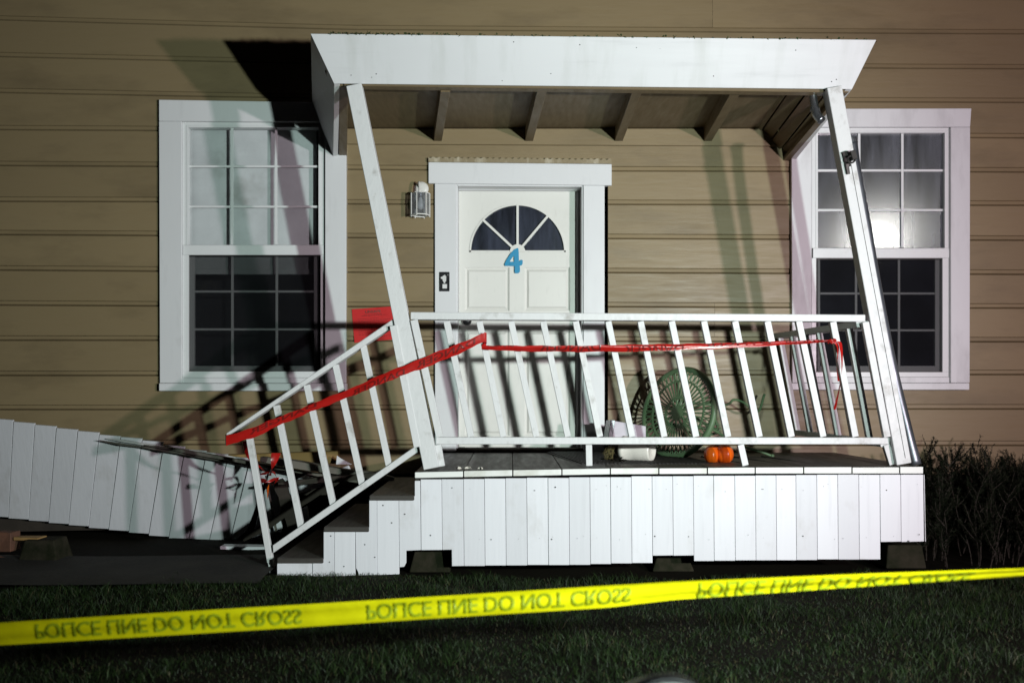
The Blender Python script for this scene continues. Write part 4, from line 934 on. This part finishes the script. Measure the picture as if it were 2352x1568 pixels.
# tipped tin box
bxo = empty('tin_box', P(1440, 1040, -.45)); tag(bxo, 'pale lilac tin box tipped on its side left of the green table', 'box')
q = [P(1399, 1003, -.5), P(1484, 1014, -.42), P(1484, 978, -.42), P(1405, 965, -.5)]
mk('body', hexa(q, [v + Vector((-.02, .12, -.01)) for v in q]), 'tin_lilac', bxo, bevel=.006, seg=2)
q2 = [P(1397, 1005, -.505), P(1407, 1006, -.505), P(1413, 965, -.505), P(1403, 963.5, -.505)]
mk('lid', hexa(q2, [v + Vector((-.02, .135, -.01)) for v in q2]), 'zinc', bxo, bevel=.003)
mk('stand', hexa([(q[0].x + .02, -.5, ZD), (q[1].x, -.45, ZD), (q[1].x, -.45, q[0].z - .02), (q[0].x + .02, -.5, q[0].z - .004)], [(q[0].x + .02, -.38, ZD), (q[1].x, -.33, ZD), (q[1].x, -.33, q[0].z - .02), (q[0].x + .02, -.38, q[0].z - .004)]), 'dark_timber', bxo)

# mats
def mat_(x0, x1, y0, y1, skew, label, ribs):
    m = empty('door_mat', (x0, y0, ZD)); tag(m, label, 'mat')
    f = [(x0, y0, ZD + .002), (x1, y0, ZD + .002), (x1 + skew, y1, ZD + .002), (x0 + skew, y1, ZD + .002)]
    mk('base', hexa(f, [(a, b, c + .006) for a, b, c in f]), 'mat_rubber', m)
    lst = [bar((x0 + (x1 - x0) * t, y0 + .02, ZD + .011), (x0 + (x1 - x0) * t + skew, y1 - .02, ZD + .011), .014, .008, (0, 0, 1)) for t in np.linspace(.03, .97, ribs)]
    o = mk('ribs', merge(*lst), 'mat_rubber', m); o['kind'] = 'stuff'
mat_(.42, 1.30, -1.20, -.12, -.16, 'dark ribbed rubber mat in front of the door', 34)
mat_(1.46, 1.90, -1.25, -.55, -.16, 'dark flat mat on the deck right of the pumpkin', 3)
# shells
for (x, y, s, rz, lb) in ((1052, 1072, .021, .3, 'pale shell on the deck edge nearest the left post'), (1074, 1070, .022, 2.0, 'ribbed grey shell in the middle of the three shells'), (1103, 1071, .017, 1.0, 'small domed shell rightmost of the three shells')):
    c = P(x, y, -1.40); c.z = ZD + .001; V, Fc = [], []
    n = 18
    for j in range(7):
        for i in range(n + 1):
            th = math.pi * 1.25 * (i / n - .5); rr_ = s * (j / 6) * (1 + .05 * math.cos(th * 18)); hh = s * .75 * math.sqrt(max(0, 1 - (j / 6) ** 2)) + .002 * math.cos(th * 18) * j / 6
            V.append(c + Vector((rr_ * math.cos(th + rz), rr_ * math.sin(th + rz) * .8, hh * .9)))
    Fc = [(j * (n + 1) + i, j * (n + 1) + i + 1, (j + 1) * (n + 1) + i + 1, (j + 1) * (n + 1) + i) for j in range(6) for i in range(n)]
    o = mk('seashell', (V, Fc), 'shell', None, smooth=True); tag(o, lb, 'shell', 'seashells on the deck')

# ------------------------------------------------------------------ shrub at the right
sh = empty('shrub', (2.95, -1.0, 0)); tag(sh, 'dark rosemary shrub at the right corner of the porch', 'shrub')
V, Fc, SV = [], [], []
def sprig(p0, d0, ln, nl, dens):
    pts = [Vector(p0)]; d = Vector(d0).normalized()
    for i in range(nl):
        d = (d + Vector((random.uniform(-.16, .16), random.uniform(-.16, .16), .10))).normalized(); pts.append(pts[-1] + d * ln / nl)
    SV.append(tube(pts, [.0035 * (1 - .7 * i / nl) for i in range(nl + 1)], 4, False))
    for i in range(1, len(pts)):
        ax = (pts[i] - pts[i - 1]).normalized(); o1 = ax.orthogonal().normalized(); o2 = ax.cross(o1)
        for k in range(dens):
            a = random.uniform(0, 6.28); out = (o1 * math.cos(a) + o2 * math.sin(a)) + ax * random.uniform(.3, 1.1)
            l = random.uniform(.014, .030); t = out.normalized() * l; wv = ax.cross(out).normalized() * .0019; q = pts[i - 1].lerp(pts[i], random.random())
            n = len(V); V.extend([q - wv, q + wv, q + t * .7 + wv, q + t, q + t * .7 - wv]); Fc.append((n, n + 1, n + 2, n + 3, n + 4))
    return pts
for s_ in range(150):
    bx = 2.95 + random.uniform(-.38, .95); by = -.82 + random.uniform(-.42, .42)
    crown = np.interp(bx, [2.5, 2.66, 2.82, 3.0, 3.12, 3.3, 3.6, 3.9], [.44, .60, .74, .84, .82, .66, .68, .72]) * random.uniform(.72, 1.0)
    main = sprig((bx, by, 0), (random.uniform(-.22, .18), random.uniform(-.25, .15), 1), crown, 12, 16)
    for j in range(9):
        i = random.randint(2, 10); a = random.uniform(0, 6.28)
        sprig(main[i], (math.cos(a) * .8, math.sin(a) * .8 - .15, .75), random.uniform(.10, .24) * (1.1 - i / 24), 6, 16)
o = mk('foliage', (V, Fc), 'leaf_rosemary', sh, origin=Vector((2.95, -1, 0))); o['kind'] = 'stuff'
o = mk('stems', merge(*SV), 'dark_timber', sh, origin=Vector((2.95, -1, 0))); o['kind'] = 'stuff'

# ------------------------------------------------------------------ blurred round object at the bottom edge
rk = 1.72; ryy = -D + rk
rf = empty('round_reflector', (.172 * rk, ryy, 0)); tag(rf, 'out of focus round object with black rim and grey centre at the bottom edge', 'reflector')
rc = Vector((.172 * rk, ryy, ZC - .409 * rk)); ra = Vector((.35, -.9, .25))
mk('rim', lathe([(.078 * rk, .012), (.080 * rk, .018), (.086 * rk, .014), (.089 * rk, -.002), (.086 * rk, -.04), (.070 * rk, -.05)], 44, rc, ra), 'black_plastic', rf, smooth=True)
mk('dish', lathe([(.001, .008), (.028 * rk, .010), (.040 * rk, .016), (.052 * rk, .012), (.066 * rk, .024), (.079 * rk, .014)], 44, rc, ra), 'label_white', rf, smooth=True)
mk('stand', tube([rc + Vector((0, .03, -.03)), (rc.x, ryy + .06, .02)], .011, 10), 'black_plastic', rf)
for a in (0.3, 2.4, 4.5): mk('foot', tube([(rc.x, ryy + .06, .16), (rc.x + .22 * math.cos(a), ryy + .06 + .22 * math.sin(a), .0)], .008, 8), 'black_plastic', rf)
